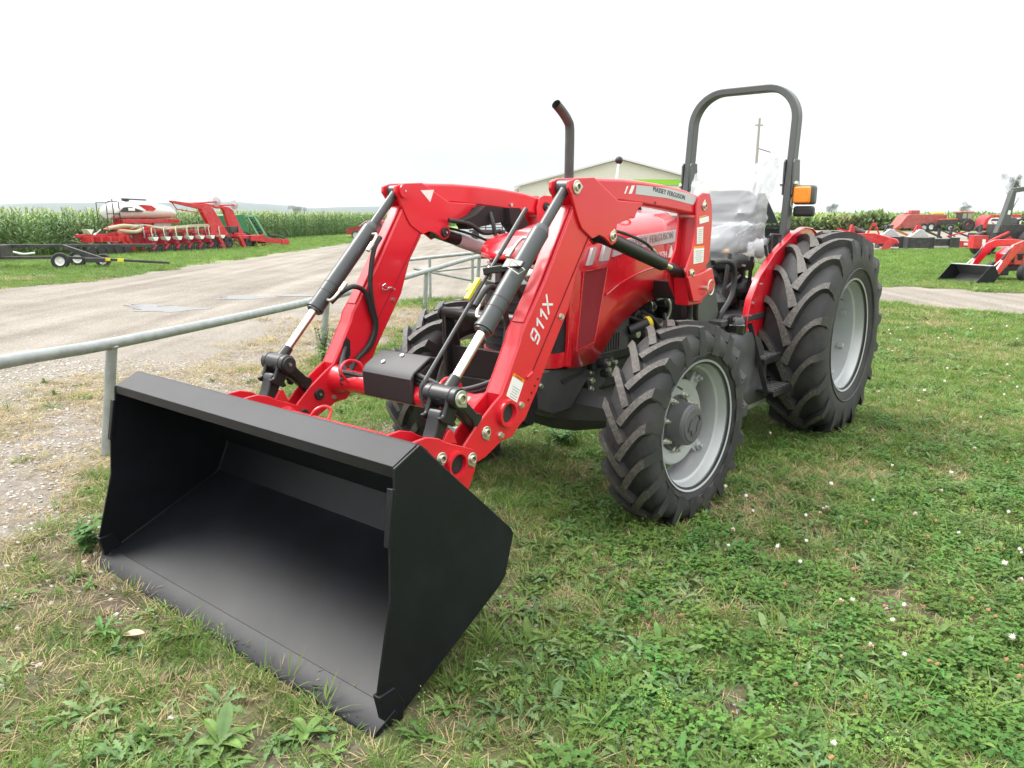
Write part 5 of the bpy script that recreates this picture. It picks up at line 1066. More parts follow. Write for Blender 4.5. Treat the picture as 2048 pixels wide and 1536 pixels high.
for k in range(7):
    s_ = 1.72+.655*k+(.02*k); h_ = None
    rw = MB(); rw.box((s_, -.02, .46), (.16, .4, .22)); rw.prism([(s_-.15, .16), (s_+.05, .34), (s_+.13, .34), (s_-.08, .13)], -.3, -.1); rw.box((s_+.05, .1, .66), (.1, .2, .2)); u_ = rw.build('row_unit', PINK, pt, bevel=.01)
    q_ = MB(); q_.prism([(s_-.16, .64), (s_+.16, .64), (s_+.07, .50), (s_-.07, .50)], -.35, -.08); q_.build('seed_cup', PW, u_)
    for dx, r_ in ((-.12, .14), (.16, .17)):
        q_ = MB(); q_.cyl((s_+dx, -.24, r_), (s_+dx, -.17, r_), r_, n=16); q_.build('gauge_wheel', RB, u_)
    q_ = MB(); q_.tube([(s_-.02, -.2, .66), (s_+.0, -.15, .85), (s_+.12, -.05, 1.0), (s_+.3, 0, 1.06)], .026, n=6); q_.build('seed_tube', HOS, u_)
for k in range(5):
    s_ = -1.3+.42*k; q_ = MB(); q_.box((s_, .0, .62), (.1, .5, .2)); q_.cyl((s_, -.2, .2), (s_, -.1, .2), .18, n=14, mi=1); q_.build('folded_row_unit', [BGR, RB], pt)
q_ = MB(); q_.prism([(-1.45, .98), (-1.15, .98), (-1.28, .8)], -.2, .1); q_.build('seed_cup', PW, pt)
for s_, y_, in ((.45, -.1), (1.25, .4)):
    q_ = MB(); q_.prism([(s_-.45, .86), (s_-.22, .86), (s_+.12, .14), (s_-.06, .10)], y_-.05, y_+.12); q_.build('lift_leg', BGR, pt, bevel=.01)
    wheel_bg(pt, s_+.05, y_+.25, .22, .22, .16)
q_ = MB()
q_.prism([(5.35, .62), (5.35, 1.0), (4.85, 1.75), (5.2, 1.9), (5.62, 1.8), (6.55, .66), (6.5, .6)], -.05, .15)
q_.prism([(5.62, 1.86), (5.1, 1.72), (3.15, 2.02), (3.1, 2.10), (3.3, 2.09), (4.6, 1.98), (5.4, 1.95)], -.03, .12); q_.build('folding_arm', BGR, pt, bevel=.012)
q_ = MB(); q_.prism([(7.2, .75), (7.55, .62), (8.15, .62), (7.45, 1.75), (7.2, 1.86), (6.6, 1.9), (6.85, 1.72)], .35, .5); q_.prism([(7.3, 1.86), (6.5, 1.80), (5.0, 2.0), (5.0, 2.06), (6.5, 1.95)], .36, .48); q_.build('folding_arm', BGR, pt, bevel=.012)
q_ = MB(); q_.tube([(3.12, 0, 2.06), (3.4, 0, 1.75), (4.7, 0, 1.62), (5.2, 0, 1.72)], .022, n=6, smooth=0); q_.tube([(4.8, 0, 1.9), (4.9, 0, 1.78), (5.2, 0, 1.72)], .02, n=6, smooth=0); q_.build('brace_rod', BGR, pt)
for a, b in (((4.2, .05, 1.98), (5.95, .05, 2.10)), ((5.6, .4, 1.92), (7.6, .4, 1.98))):
    q_ = MB(); q_.cyl(a, b, .035, n=8); mk = q_.build('marker_arm', BGR, pt)
    q_ = MB(); q_.lathe([(0, .0), (.03, .22), (.05, .22), (.02, 0)], b, 'x', n=12); q_.build('marker_disc', BGS, mk)
q_ = MB(); q_.box((7.0, .2, .86), (.75, .35, .28)); q_.box((6.75, .01, .86), (.06, .03, .30)); q_.box((7.3, .01, .86), (.06, .03, .30)); q_.build('tool_box', BGB, pt, bevel=.01)
for s_, y_, r_ in ((5.3, -.1, .26), (6.5, .0, .28), (7.9, .0, .22), (9.0, .0, .2), (8.5, .2, .22)): wheel_bg(pt, s_, y_, r_, r_, .2, BGB)
for s_ in (5.95, 7.4):
    q_ = MB(); q_.prism([(s_-.4, .55), (s_-.2, .6), (s_+.12, .05), (s_-.06, .0)], -.25, -.1); q_.build('lift_leg', BGR, pt)
q_ = MB(); q_.beam((8.0, -.1, .45), (10.6, -.4, .18), .14, .22); q_.box((10.3, -.4, .22), (.5, .12, .24)); q_.build('hitch_tongue', BGR, pt)
q_ = MB()
for k in range(150):
    s_ = random.uniform(-1.5, 9.3); y_ = random.uniform(-.05, .8); z_ = random.uniform(.12, .95)*(1 if s_ < 6 else .6); a = Vector((s_, y_, z_)); b = a+Vector((random.uniform(-.25, .25), random.uniform(-.1, .1), random.uniform(-.25, .25))); q_.beam(a, b, random.uniform(.02, .09), random.uniform(.02, .07), mi=random.choice([0, 0, 1, 2, 3]))
o_ = q_.build('linkage', [BGB, BGR, BGS, HOS], pt); o_['kind'] = 'stuff'
for k in range(8):
    q_ = MB(); s_ = 1.5+.6*k; q_.tube([(s_, .05, 1.0), (s_+.08, .1, .8), (s_+.15, .15, .6)], .03, n=6); q_.build('air_hose', BGS, pt)
q_ = MB(); q_.box((9.0, .0, .12), (.9, .2, .12)); q_.box((8.4, .2, .42), (.2, .2, .3)); q_.build('yellow_guard', mat('faded yellow', (.5, .42, .08), .6), pt)
# ---- green machine
gm = thing('forage_machine', 'dark green farm machine with a slatted sloping elevator behind the planter', 'machine', (-13.45, 40.2, 0), R(70.8))
q_ = MB(); q_.prism([(-.1, .5), (-.1, 1.5), (.9, 1.56), (1.35, .75), (1.1, .3)], .5, 1.9); q_.build('hood_panel', BGG, gm, bevel=.03)
q_ = MB(); q_.prism([(1.0, 1.52), (1.12, 1.52), (2.1, .35), (1.95, .35)], .40, .50); q_.prism([(1.55, 1.50), (1.72, 1.50), (2.75, .35), (2.6, .35)], .40, .50); q_.prism([(1.0, 1.42), (1.7, 1.42), (1.7, 1.52), (1.0, 1.52)], .40, .50); q_.build('elevator_frame', mat('pale green paint', (.16, .38, .22), .5), gm, bevel=.01)
q_ = MB(); q_.add([(1.1, .55, 1.45), (1.6, .55, 1.45), (2.6, .55, .4), (2.1, .55, .4)], [(0, 1, 2, 3)]); q_.build('elevator_bed', BGB, gm)
for k in range(6):
    q_ = MB(); x = 1.2+.15*k; z = 1.35-.17*k; q_.beam((x, .5, z), (x+.5, .5, z), .05, .04); q_.build('elevator_slat', mat('slat green', (.10, .25, .15), .5) if k == 0 else BGG, gm)
q_ = MB(); q_.prism([(1.9, .5), (2.3, .5), (3.6, .1), (3.4, -.02), (2.6, .05)], .2, 1.0); q_.build('snout', BGG, gm, bevel=.02)
q_ = MB(); q_.tube([(2.5, .2, .5), (3.3, .1, .42), (3.9, .1, .2), (4.0, .1, .0)], .05, n=6); q_.tube([(3.6, .1, .35), (3.8, .1, .0)], .04, n=6); q_.tube([(2.7, .3, .42), (3.7, .2, .40), (4.0, .2, .25)], .035, n=6); q_.build('drawbar', BGB, gm)
wheel_bg(gm, .8, .4, .35, .35, .25)
# ---- black header trailer
tr_ = thing('header_trailer', 'long black header trailer with white rimmed wheels on the grass at left', 'trailer', (-15.3, 22.3, 0), math.atan2(1.3, 5.1))
q_ = MB(); q_.box((1.8, 1.0, .62), (6.2, .12, .09)); q_.build('upper_beam', BGB, tr_, bevel=.008)
q_ = MB(); q_.box((.9, 0, .33), (3.3, .10, .08)); q_.beam((2.7, 0, .33), (5.4, .0, .15), .09, .07); q_.build('lower_beam', BGB, tr_, bevel=.008)
for x in (.2, 3.75, 4.1):
    q_ = MB(); q_.box((x+.0, -.005, .33-(max(0, x-2.7)*.066)), (.16, .106, .084)); q_.build('yellow_reflector', YEL, tr_)
q_ = MB(); q_.beam((2.55, .3, .62), (3.6, 0, .26), .10, .12); q_.box((3.45, 0, .25), (.5, .4, .12)); q_.box((1.0, .5, .5), (.08, 1.0, .35)); q_.build('axle_frame', BGB, tr_, bevel=.006)
wheel_bg(tr_, 2.55, -.12, .235, .235, .16, PW); wheel_bg(tr_, 3.5, .6, .2, .2, .16, BGS); wheel_bg(tr_, 2.7, 1.1, .235, .235, .16, PW)
q_ = MB(); q_.tube([(1.25, .3, .48), (1.5, .3, .42), (1.8, .3, .45)], .03, n=6); q_.build('light_arm', PW, tr_)
b_ = thing('spare_bucket', 'grey steel bucket standing on the grass at the left edge', 'bucket', (-15.0, 22.0, 0)); 
q_ = MB(); q_.prism([(-1.2, 0), (-1.2, .75), (.35, .60), (1.05, .02), (1.05, -.05)], -.3, .3); q_.build('shell', mat('worn steel', (.12, .11, .10), .5, metal=.4, var=.3), b_, bevel=.01)
q_ = MB(); q_.beam((.36, -.32, 1.0), (.37, -.32, .3), .05, .04); q_.build('stake', WDEC, b_)
b_.location = (-14.55, 21.0, 0)
# ---- red pickup/suv
sv = thing('parked_car', 'dark red sport utility car parked on grass beside the corn', 'car', (-9.3, 54, 0), R(4))
CP = mat('car red paint', (.30, .012, .025), .2, coat=1); CG = mat('car glass', (.03, .035, .04), .08)
q_ = MB(); ssec = []
for y_, k_ in ((-.68, .92), (-.70, 1), (.70, 1), (.68, .92)): ssec.append([(x*k_, y_, .22+(z-.22)*(1 if abs(y_) > .69 else .98)) for x, z in ((-1.62, .28), (-1.66, .55), (-1.55, .72), (-.85, .80), (.95, .82), (1.55, .80), (1.62, .5), (1.58, .26))])
q_.loft(ssec); body = q_.build('body', CP, sv, bevel=.04, seg=3)
q_ = MB(); q_.loft([[(x, y_*(1 if z < .9 else .86), z) for x, z in ((-.88, .79), (-.40, 1.16), (-.25, 1.20), (.80, 1.20), (1.0, 1.15), (1.40, .80))] for y_ in (-.64, .64)]); q_.build('cabin', CP, sv, bevel=.03)
q_ = MB(); q_.prism([(-.72, .84), (-.36, 1.12), (.05, 1.13), (.05, .84)], -.66, -.55); q_.prism([(.10, .84), (.10, 1.13), (.62, 1.13), (.66, .84)], -.66, -.55); q_.build('side_window', CG, sv)
for x in (-1.05, 1.05):
    wheel_bg(sv, x, -.66, .27, .27, .17, BGS, rr=.68); wheel_bg(sv, x, .62, .27, .27, .17, BGS, rr=.68)
q_ = MB(); q_.box((-1.52, -.5, .58), (.12, .3, .12)); q_.build('headlight', LENS, sv, bevel=.02)
# ---- flatbed with forks seen through the loader
fb = thing('flatbed_trailer', 'small dark flatbed trailer with stacked frames near the white building', 'trailer', (-1.6, 55, 0))
q_ = MB(); q_.box((0, 0, .55), (2.6, 2, .12)); q_.build('deck', BGB, fb)
for k in range(3):
    q_ = MB(); q_.box((.1, -.6, .75+.22*k), (1.7-.15*k, .06, .06)); q_.build('stacked_frame', BGB, fb)
for x in (-.8, -.2, .4, .9):
    q_ = MB(); q_.box((x, -.6, .9), (.07, .07, .8)); q_.build('stake', BGB, fb)
wheel_bg(fb, -.9, -.9, .27, .27, .2, BGB); wheel_bg(fb, .9, -.9, .27, .27, .2, BGB)

# ---- right: implements
def impl(name, label, cat, x, y, rz, group=None): return thing(name, label, cat, (x, y, 0), rz, group)
tl = impl('rotary_tiller', 'bright red three point tiller with a pointed hitch frame next to the big rear tyre', 'tiller', 17.4, 38.8, R(-28))
q_ = MB(); q_.prism([(-1.1, .55), (-1.0, .78), (-.1, .80), (.9, .52), (1.0, .35), (.1, .30)], -.3, .35); q_.build('housing', BGR, tl, bevel=.02)
q_ = MB(); q_.beam((-.45, 0, .7), (-.18, 0, 1.25), .07, .07); q_.beam((.12, 0, .7), (-.12, 0, 1.25), .07, .07); q_.box((-.15, 0, 1.2), (.22, .1, .16)); q_.build('hitch_frame', BGR, tl, bevel=.01)
q_ = MB(); q_.prism([(.5, .5), (.95, .45), (.5, -.02), (.2, .0)], -.32, -.2); q_.build('skid_plate', BGR, tl, bevel=.01)
q_ = MB(); q_.beam((-1.8, -.1, 1.0), (-.9, 0, .75), .08, .08); q_.build('lower_arm', BGR, tl)
q_ = MB(); q_.cyl((-1.0, .2, .95), (-.55, .2, .8), .13, n=12); q_.ball((-1.0, .2, .98), .14); q_.build('gearbox', BGB, tl)
hx = impl('hitch_post', 'tiny red hitch tip poking up behind the big rear tyre', 'hitch', 15.6, 37.5, 0); q_ = MB(); q_.prism([(-.12, .6), (0, 1.22), (.14, 1.1), (.16, .6)], -.1, .1); q_.beam((-.3, 0, .0), (-.1, 0, .7), .08, .08); q_.build('frame', BGR, hx)
for i, (x, y, lab, red) in enumerate(((19.3, 41.5, 'dark snow blade scoop with a grey hood and orange spring behind the tiller', 0), (20.0, 39.9, 'black box scraper with a shiny grey cone and red top link', 1))):
    bx = impl('box_scraper', lab, 'scraper', x, y, R(-6), 'scrapers in the implement row')
    q_ = MB(); q_.box((0, 0, .32), (1.15, .5, .5)); q_.box((-.6, 0, .30), (.05, .6, .6)); q_.box((.6, 0, .30), (.05, .6, .6)); q_.build('box', BGB, bx, bevel=.01)
    q_ = MB(); q_.prism([(-.55, .60), (.38, .60), (.10, .95), (-.12, .98)], -.25, .2); q_.build('cone_cover', BGS, bx, bevel=.02)
    q_ = MB(); q_.beam((.05, -.1, .98), (1.0, -.1, .58), .09, .09); q_.build('top_link', mat('rusty orange', (.45, .14, .05), .6) if i == 0 else BGB, bx)
    q_ = MB(); q_.box((-.05, 0, 1.05), (.2, .2, .18)); q_.cyl((-.35, 0, .75), (-.15, 0, 1.15), .05, n=8); q_.build('gearbox', BGR if red else BGB, bx)
rbk = impl('rear_blade', 'grey rear grader blade with a short black mast and red brace', 'blade', 21.5, 40.6, R(-4))
q_ = MB(); q_.box((-.1, 0, .32), (1.75, .15, .42)); q_.box((.55, -.1, .32), (.45, .2, .50)); q_.build('blade', BGB, rbk, bevel=.01)
q_ = MB(); q_.box((-.1, -.09, .12), (1.75, .05, .07)); q_.box((-.25, -.09, .52), (1.2, .04, .05)); q_.build('cutting_edge', BGS, rbk)
q_ = MB(); q_.beam((-.1, .2, .5), (-.1, .2, 1.0), .1, .12); q_.beam((-.08, .2, .95), (.7, .2, .62), .05, .06); q_.build('mast', BGB, rbk)
q_ = MB(); q_.beam((.3, .2, .62), (1.2, .2, .85), .08, .06); q_.build('brace', BGR, rbk)
dm = impl('disc_mower', 'long low red disc mower with a white panel on its bar', 'mower', 24.1, 41.8, R(2))
q_ = MB(); q_.prism([(-1.75, .05), (-1.75, .42), (-.6, .34), (2.4, .36), (2.4, .16), (-.5, .06)], -.35, .35); q_.build('cutter_bar', BGR, dm, bevel=.015)
q_ = MB(); q_.box((-.75, -.37, .22), (.62, .03, .12)); q_.build('white_panel', WDEC, dm)
q_ = MB()
for x, z in ((-1.45, 1.05), (.1, 1.2)): q_.beam((x, .3, .35), (x+.05, .3, z), .14, .12)
q_.beam((-1.4, .3, .9), (-.2, .3, .5), .1, .08); q_.box((.6, .3, .6), (1.9, .5, .35)); q_.tube([(-1.4, .3, .8), (-1.1, .3, 1.0), (-.9, .3, .7)], .05, n=6); q_.build('linkage', BGB, dm, bevel=.01)
q_ = MB(); q_.box((1.4, .2, .8), (.25, .2, .15)); q_.box((.8, .2, .85), (.7, .3, .08)); q_.build('belt_cover', mat('orange cover', (.55, .1, .03), .5), dm)
# hay baler
hb = impl('hay_baler', 'faded red boxy hay baler with a low nose at the back of the lot', 'baler', 46.0, 93, 0)
FRD = mat('faded red', (.33, .06, .05), .6, dust=(.4, .25, .2, .5))
q_ = MB(); q_.prism([(-2.9, .25), (-2.2, .9), (-1.6, 1.75), (-1.2, 1.9), (2.9, 1.85), (2.9, .9), (1.9, .45), (-1.5, .35)], -1.2, 1.2); q_.build('housing', FRD, hb, bevel=.06)
q_ = MB(); q_.prism([(-1.9, .3), (-2.1, .9), (-.2, 1.1), (.2, .5)], -1.35, -1.2); q_.build('side_shield', FRD, hb)
q_ = MB(); q_.box((-.3, 0, 2.1), (1.0, .8, .5)); q_.box((-1.0, 0, 1.95), (.6, .6, .25)); q_.build('knotter_cover', FRD, hb, bevel=.08)
q_ = MB(); q_.tube([(-1.9, -.8, 2.0), (-1.9, -.8, 3.1), (1.0, -.8, 3.3), (1.0, -.8, 2.0)], .025, n=4, smooth=0); q_.build('hoop_frame', BGS, hb)
q_ = MB(); q_.ball((2.4, 0, 2.0), (.75, .6, .25)); q_.build('yellow_cover', mat('yellow tarp', (.6, .55, .08), .6), hb)
wheel_bg(hb, 1.1, -1.3, .5, .5, .35, PW); wheel_bg(hb, .3, -1.3, .45, .45, .35, BGS)
q_ = MB(); q_.beam((-2.6, -.2, .4), (-6.4, -.6, .35), .16, .12); q_.beam((-2.6, .3, .6), (-3.4, 0, .45), .8, .2); q_.build('drawbar', BGB, hb)
# orange cab tractor
ot = impl('cab_tractor', 'old orange and black tractor with a glass cab at the back of the lot', 'tractor', 49.6, 91, 0)
ORG = mat('faded orange', (.5, .08, .03), .5, var=.1)
q_ = MB(); q_.box((-1.0, 0, 1.05), (1.9, .7, .55)); q_.build('engine', BGB, ot, bevel=.04)
q_ = MB(); q_.prism([(-2.0, 1.28), (-2.0, 1.36), (-.1, 1.44), (-.1, 1.32)], -.4, .4); q_.build('hood', ORG, ot, bevel=.02)
q_ = MB(); q_.box((.75, 0, 1.55), (1.25, 1.1, 1.0)); q_.build('cab', BGB, ot, bevel=.04)
q_ = MB(); q_.prism([(.28, 1.45), (.28, 2.0), (.72, 2.0), (.72, 1.45)], -.57, -.53); q_.prism([(.84, 1.45), (.84, 2.0), (1.3, 2.0), (1.3, 1.45)], -.57, -.53); q_.prism([(.16, 1.4), (.16, 2.0), (.2, 2.0), (.2, 1.4)], -.5, .5); q_.build('cab_window', mat('dusty glass', (.28, .30, .22), .2), ot)
q_ = MB(); q_.box((.75, 0, 2.15), (1.5, 1.2, .14)); q_.build('roof', ORG, ot, bevel=.05)
q_ = MB(); q_.prism([(.5, .75), (.8, 1.2), (1.3, 1.45), (1.3, 1.35), (.95, 1.1), (.7, .7)], -.9, -.6); q_.build('fender', ORG, ot)
wheel_bg(ot, -1.1, -.7, .42, .42, .3, BGS); wheel_bg(ot, .9, -.75, .7, .7, .4, BGB); wheel_bg(ot, -1.9, .5, .4, .4, .3, BGB)
q_ = MB(); q_.cyl((-.9, .2, 1.4), (-.9, .2, 2.3), .03, n=6); q_.build('exhaust', BGB, ot)
# red and white round baler
rbw = impl('round_baler', 'white sided round baler with red curved top behind the mower', 'baler', 53.0, 90, 0)
q_ = MB(); q_.prism([(-1.6, .4), (-1.3, 1.4), (-.8, 1.85), (2.6, 1.9), (2.6, 1.6), (-.6, 1.6), (-1.0, 1.2), (-1.1, .4)], -.9, .9); q_.build('curved_cover', BGR, rbw, bevel=.04)
q_ = MB(); q_.prism([(-1.0, .5), (-1.0, 1.15), (-.7, 1.5), (2.6, 1.55), (2.6, .6)], -.95, -.85); q_.build('side_panel', PW, rbw, bevel=.03)
q_ = MB(); q_.prism([(-.8, 1.2), (-.6, 1.42), (2.5, 1.42), (2.5, 1.2)], -.97, -.95); q_.build('dark_panel', BGB, rbw)
q_ = MB(); q_.prism([(-.7, 1.1), (0, .75), (-.4, .7)], -.97, -.95); q_.prism([(1.2, .75), (1.7, 1.1), (2.0, .8)], -.97, -.95); q_.build('red_decal', BGR, rbw)
q_ = MB(); q_.box((1, 0, .35), (3.5, 1.2, .4)); q_.build('frame', BGR, rbw); wheel_bg(rbw, -1.7, -.6, .35, .35, .3, BGB)
# big dark tractor with leaning roll bar, right edge
bt_ = impl('roll_bar_tractor', 'dark tractor with a thick leaning grey roll bar behind the small loader tractor', 'tractor', 19.6, 32, R(0))
q_ = MB(); q_.prism([(-.62, .95), (-.42, 1.6), (-.19, 2.60), (-.02, 2.62), (-.05, 2.45), (-.12, 1.6), (-.22, .95)], -.15, .15); q_.beam((-.15, 0, 2.58), (1.2, 0, 2.78), .16, .18); q_.build('roll_bar', ROPSM, bt_, bevel=.02)
q_ = MB(); q_.box((-.24, -.155, 1.75), (.10, .01, .16), rot=(0, .18, 0)); q_.build('paper_label', WDEC, bt_)
q_ = MB(); q_.box((.4, .3, .95), (1.8, 1.0, .7)); q_.ball((.0, .1, 1.3), (.35, .3, .3)); q_.tube([(-.1, 0, 1.2), (.3, -.1, 1.5), (.8, 0, 1.4), (1.2, 0, 1.6)], .05, n=6); q_.build('engine', BGB, bt_, bevel=.03)
wheel_bg(bt_, .6, -.6, .55, .6, .4, BGB, rr=.5); wheel_bg(bt_, -.5, .9, .5, .5, .35, BGB, rr=.5)
q_ = MB(); q_.box((-1.4, -.3, .62), (.55, .4, .5)); q_.beam((-1.2, -.4, .55), (-.3, -.4, 1.0), .12, .08); q_.beam((-1.1, -.4, .35), (-.2, -.4, .8), .12, .08); q_.build('grille_guard', BGR, bt_, bevel=.01)
q_ = MB(); q_.box((-1.3, -.52, .62), (.12, .03, .2)); q_.build('white_label', WDEC, bt_)
# small loader tractor, right edge (faces left)
stt = impl('small_loader_tractor', 'small red loader tractor with grey bucket resting on the far grass at right edge', 'tractor', 12.5, 20.2, R(20))
DX = 12.55
def sx_(x): return x-DX
for yy in (-.42, .35):
    q_ = MB(); q_.prism([(-1.05, .28), (-.98, .30), (-.52, .90), (-.2, 1.0), (.45, 1.02), (.9, .97), (.9, .90), (.2, .88), (-.25, .80), (-.45, .62), (-.88, .20), (-.97, .18)], yy, yy+.07); la_ = q_.build('loader_arm', RED, stt, bevel=.006)
    q_ = MB(); q_.cyl((-.50, yy+.03, .87), (-.85, yy+.03, .55), .028, n=10); q_.build('tilt_cylinder', BLK, la_); q_ = MB(); q_.cyl((-.84, yy+.03, .56), (-1.12, yy+.03, .36), .014, n=8); q_.build('cylinder_rod', CHR, la_)
    q_ = MB(); q_.cyl((-.36, yy+.03, .68), (.5, yy+.03, .66), .026, n=10); q_.build('lift_cylinder', BLK, la_)
q_ = MB(); q_.prism([(-.2, .995), (.4, 1.0), (.4, .97), (-.1, .955)], -.424, -.42); q_.build('silver_decal', SDEC, stt)
Bp = [(-1.88, .0), (-1.28, .03), (-1.12, .18), (-1.30, .42), (-1.38, .42)]
q_ = MB(); I_ = [(-1.88, .01), (-1.30, .035), (-1.14, .18), (-1.30, .40), (-1.42, .41)]; O_ = offs(I_, .015); q_.loft([[(a[0], -.62, a[1]), (a[0], .48, a[1]), (b[0], .48, b[1]), (b[0], -.62, b[1])] for a, b in zip(I_, O_)]); sb = q_.build('bucket', mat('grey bucket paint', (.10, .10, .105), .35, metal=.3), stt)
for yy in (-.62, .48):
    q_ = MB(); q_.prism([(-1.88, .01), (-1.28, .03), (-1.12, .18), (-1.30, .42), (-1.45, .42)], yy, yy+.012); q_.build('bucket_side', BUCK, sb)
q_ = MB(); q_.box((-1.38, -.07, .425), (.15, 1.1, .015)); q_.build('bucket_lip', SDEC, sb)
q_ = MB(); q_.prism([(-.33, .40), (-.36, .68), (-.10, .83), (.8, .88), (.8, .40), (.2, .38)], -.24, .2); q_.build('hood', RED, stt, bevel=.03)
q_ = MB(); q_.prism([(-.34, .46), (-.35, .66), (-.22, .7), (-.22, .46)], -.245, -.235); q_.prism([(-.12, .52), (-.12, .68), (.05, .7), (.05, .52)], -.245, -.235); q_.build('grille', DARKM, stt)
q_ = MB(); q_.box((.2, 0, .33), (1.1, .35, .14)); q_.box((-.45, 0, .25), (.3, .4, .2)); q_.build('chassis', BGB, stt, bevel=.01)
wheel_bg(stt, -.08, -.48, .225, .235, .17, SILV, rr=.62); wheel_bg(stt, -.08, .42, .225, .235, .17, SILV, rr=.62); wheel_bg(stt, 1.0, -.5, .36, .38, .25, SILV, rr=.6)
# puddle on the lane
PUD = mat('puddle water', (.16, .15, .135), .02, spec=1.0)
for cx, cy, a_, b_ in ((-5.75, 13.2, .55, .45), (-6.3, 13.7, .35, .25), (-5.15, 15.2, .55, .35), (-4.2, 15.6, .4, .2)):
    q_ = MB(); q_.add([(cx+a_*math.cos(t)*(1+.25*math.sin(3*t+cx)+.12*math.sin(7*t)), cy+b_*math.sin(t)*(1+.2*math.cos(2*t+cy)+.15*math.sin(5*t)), float(hgt(cx, cy))*.4+.006) for t in np.linspace(0, 2*PI, 49)[:-1]], [tuple(range(48))]); pu = q_.build('puddle', PUD, None, norm=False); tag(pu, 'shallow puddle reflecting sky on the gravel lane', kind='structure')

# ================================================================== ground cover
GL = mat('grass blade', (.155, .24, .05), .6, spec=.2, transl=.35, objvar=.35)
GD = mat('dry grass blade', (.38, .30, .16), .8, transl=.2, objvar=.3)
WL = mat('weed leaf', (.12, .205, .05), .55, spec=.25, transl=.25, objvar=.3, var=.15, vscale=30)
WL2 = mat('grey green weed leaf', (.155, .235, .095), .6, spec=.2, transl=.25, objvar=.25, var=.15, vscale=30)
CLV = mat('clover leaf', (.11, .205, .042), .55, spec=.2, transl=.3, objvar=.3)
FLW = mat('clover flower', (.75, .72, .66), .7); FLB = mat('spent clover flower', (.30, .17, .08), .8)
SEEDP = mat('seed pod', (.20, .27, .05), .6, objvar=.2)
srcs = {}
def reg(k, q_, mats): srcs.setdefault(k, []).append(bpy.data.objects.new(k, q_.mesh(k, mats, norm=False, angle=0)))
def tuft(n_, l0, l1, w_, spread, mats, key, lean=.5):
    q_ = MB()
    for k in range(n_):
        a = random.uniform(0, 6.3); r_ = spread*random.random()**.6; ln = random.uniform(l0, l1); le = random.uniform(.1, lean)
        leafstrip(q_, (r_*math.cos(a), r_*math.sin(a), -.005), a+random.uniform(-1, 1), ln*(le+.35), w_, 1/(le+.35)*.9, random.uniform(.2, 1.1)/(le+.35)*.6, 0, 3, random.uniform(-1, 1))
    reg(key, q_, mats)
for v_ in range(5): tuft(22, .025, .065, .0032, .05, [GL], 'grass_tuft', .8)
for v_ in range(3): tuft(14, .06, .14, .005, .03, [GL], 'tall_grass', .8)
for v_ in range(4): tuft(26, .02, .055, .0026, .055, [GD], 'dry_tuft', 1.3)
def serrated(q_, base, yaw, ln, w_, rise, droop, teeth=5, mi=0):
    d = Vector((math.cos(yaw), math.sin(yaw), 0)); s_ = Vector((-d.y, d.x, 0)); L_, M_, R_ = [], [], []; n_ = teeth*2
    for i in range(n_+1):
        t_ = i/n_; p = Vector(base)+d*(ln*t_)+Vector((0, 0, rise*ln*t_-droop*ln*t_*t_))
        env = (.25+.75*min(1, t_*1.6))*(1-max(0, t_-.75)*3.6) if t_ < 1 else 0
        ww = w_*.5*env*(1.0 if i % 2 else .42)*random.uniform(.8, 1.2)
        up_v = Vector((0, 0, ww*.35)); sh_f = d*(-.12*ln/teeth if i % 2 else 0)
        L_.append(p-s_*ww+up_v+sh_f); M_.append(p); R_.append(p+s_*ww+up_v+sh_f)
    vs_ = []
    for a, b, c in zip(L_, M_, R_): vs_ += [a, b, c]
    q_.add(vs_, [(3*i, 3*i+1, 3*i+4, 3*i+3) for i in range(n_)]+[(3*i+1, 3*i+2, 3*i+5, 3*i+4) for i in range(n_)], mi)
for v_ in range(6):
    q_ = MB(); nl_ = random.randint(9, 14)
    for k in range(nl_): serrated(q_, (0, 0, .002), k*2.4+random.uniform(-.3, .3), random.uniform(.06, .115), random.uniform(.022, .034), random.uniform(.25, 1.1), random.uniform(.3, .9), random.randint(4, 6))
    reg('rosette', q_, [WL if v_ % 2 else WL2])
def oval(q_, base, yaw, ln, w_, rise, droop, mi=0, fold=.25, seg=6):
    d = Vector((math.cos(yaw), math.sin(yaw), 0)); s_ = Vector((-d.y, d.x, 0)); vs_ = []
    for i in range(seg+1):
        t_ = i/seg; p = Vector(base)+d*(ln*t_)+Vector((0, 0, rise*ln*t_-droop*ln*t_*t_)); ww = w_*.5*math.sin(PI*min(1, .06+t_*.94))**.75 if i < seg else 0
        vs_ += [p-s_*ww+Vector((0, 0, ww*fold)), p, p+s_*ww+Vector((0, 0, ww*fold))]
    q_.add(vs_, [(3*i, 3*i+1, 3*i+4, 3*i+3) for i in range(seg)]+[(3*i+1, 3*i+2, 3*i+5, 3*i+4) for i in range(seg)], mi)
for v_ in range(4):
    q_ = MB()
    for k in range(random.randint(7, 11)): oval(q_, (0, 0, .002), k*2.4+random.uniform(-.3, .3), random.uniform(.05, .10), random.uniform(.022, .038), random.uniform(.3, 1.2), random.uniform(.3, .9))
    reg('broadleaf', q_, [WL2 if v_ % 2 else WL])
for v_ in range(4):   # clover patch
    q_ = MB()
    for k in range(32):
        a = random.uniform(0, 6.3); r_ = .07*random.random()**.5; x, y = r_*math.cos(a), r_*math.sin(a); h_ = random.uniform(.015, .055); ya = random.uniform(0, 6.3)
        leafstrip(q_, (x, y, 0), ya, .012, .0015, h_/.012, 0, 0, 1)
        for j in range(3): oval(q_, (x+.012*math.cos(ya), y+.012*math.sin(ya), h_), ya+j*2.094, random.uniform(.008, .0125), .0105, random.uniform(-.1, .5), .2, 0, .25, 3)
    reg('clover', q_, [CLV])
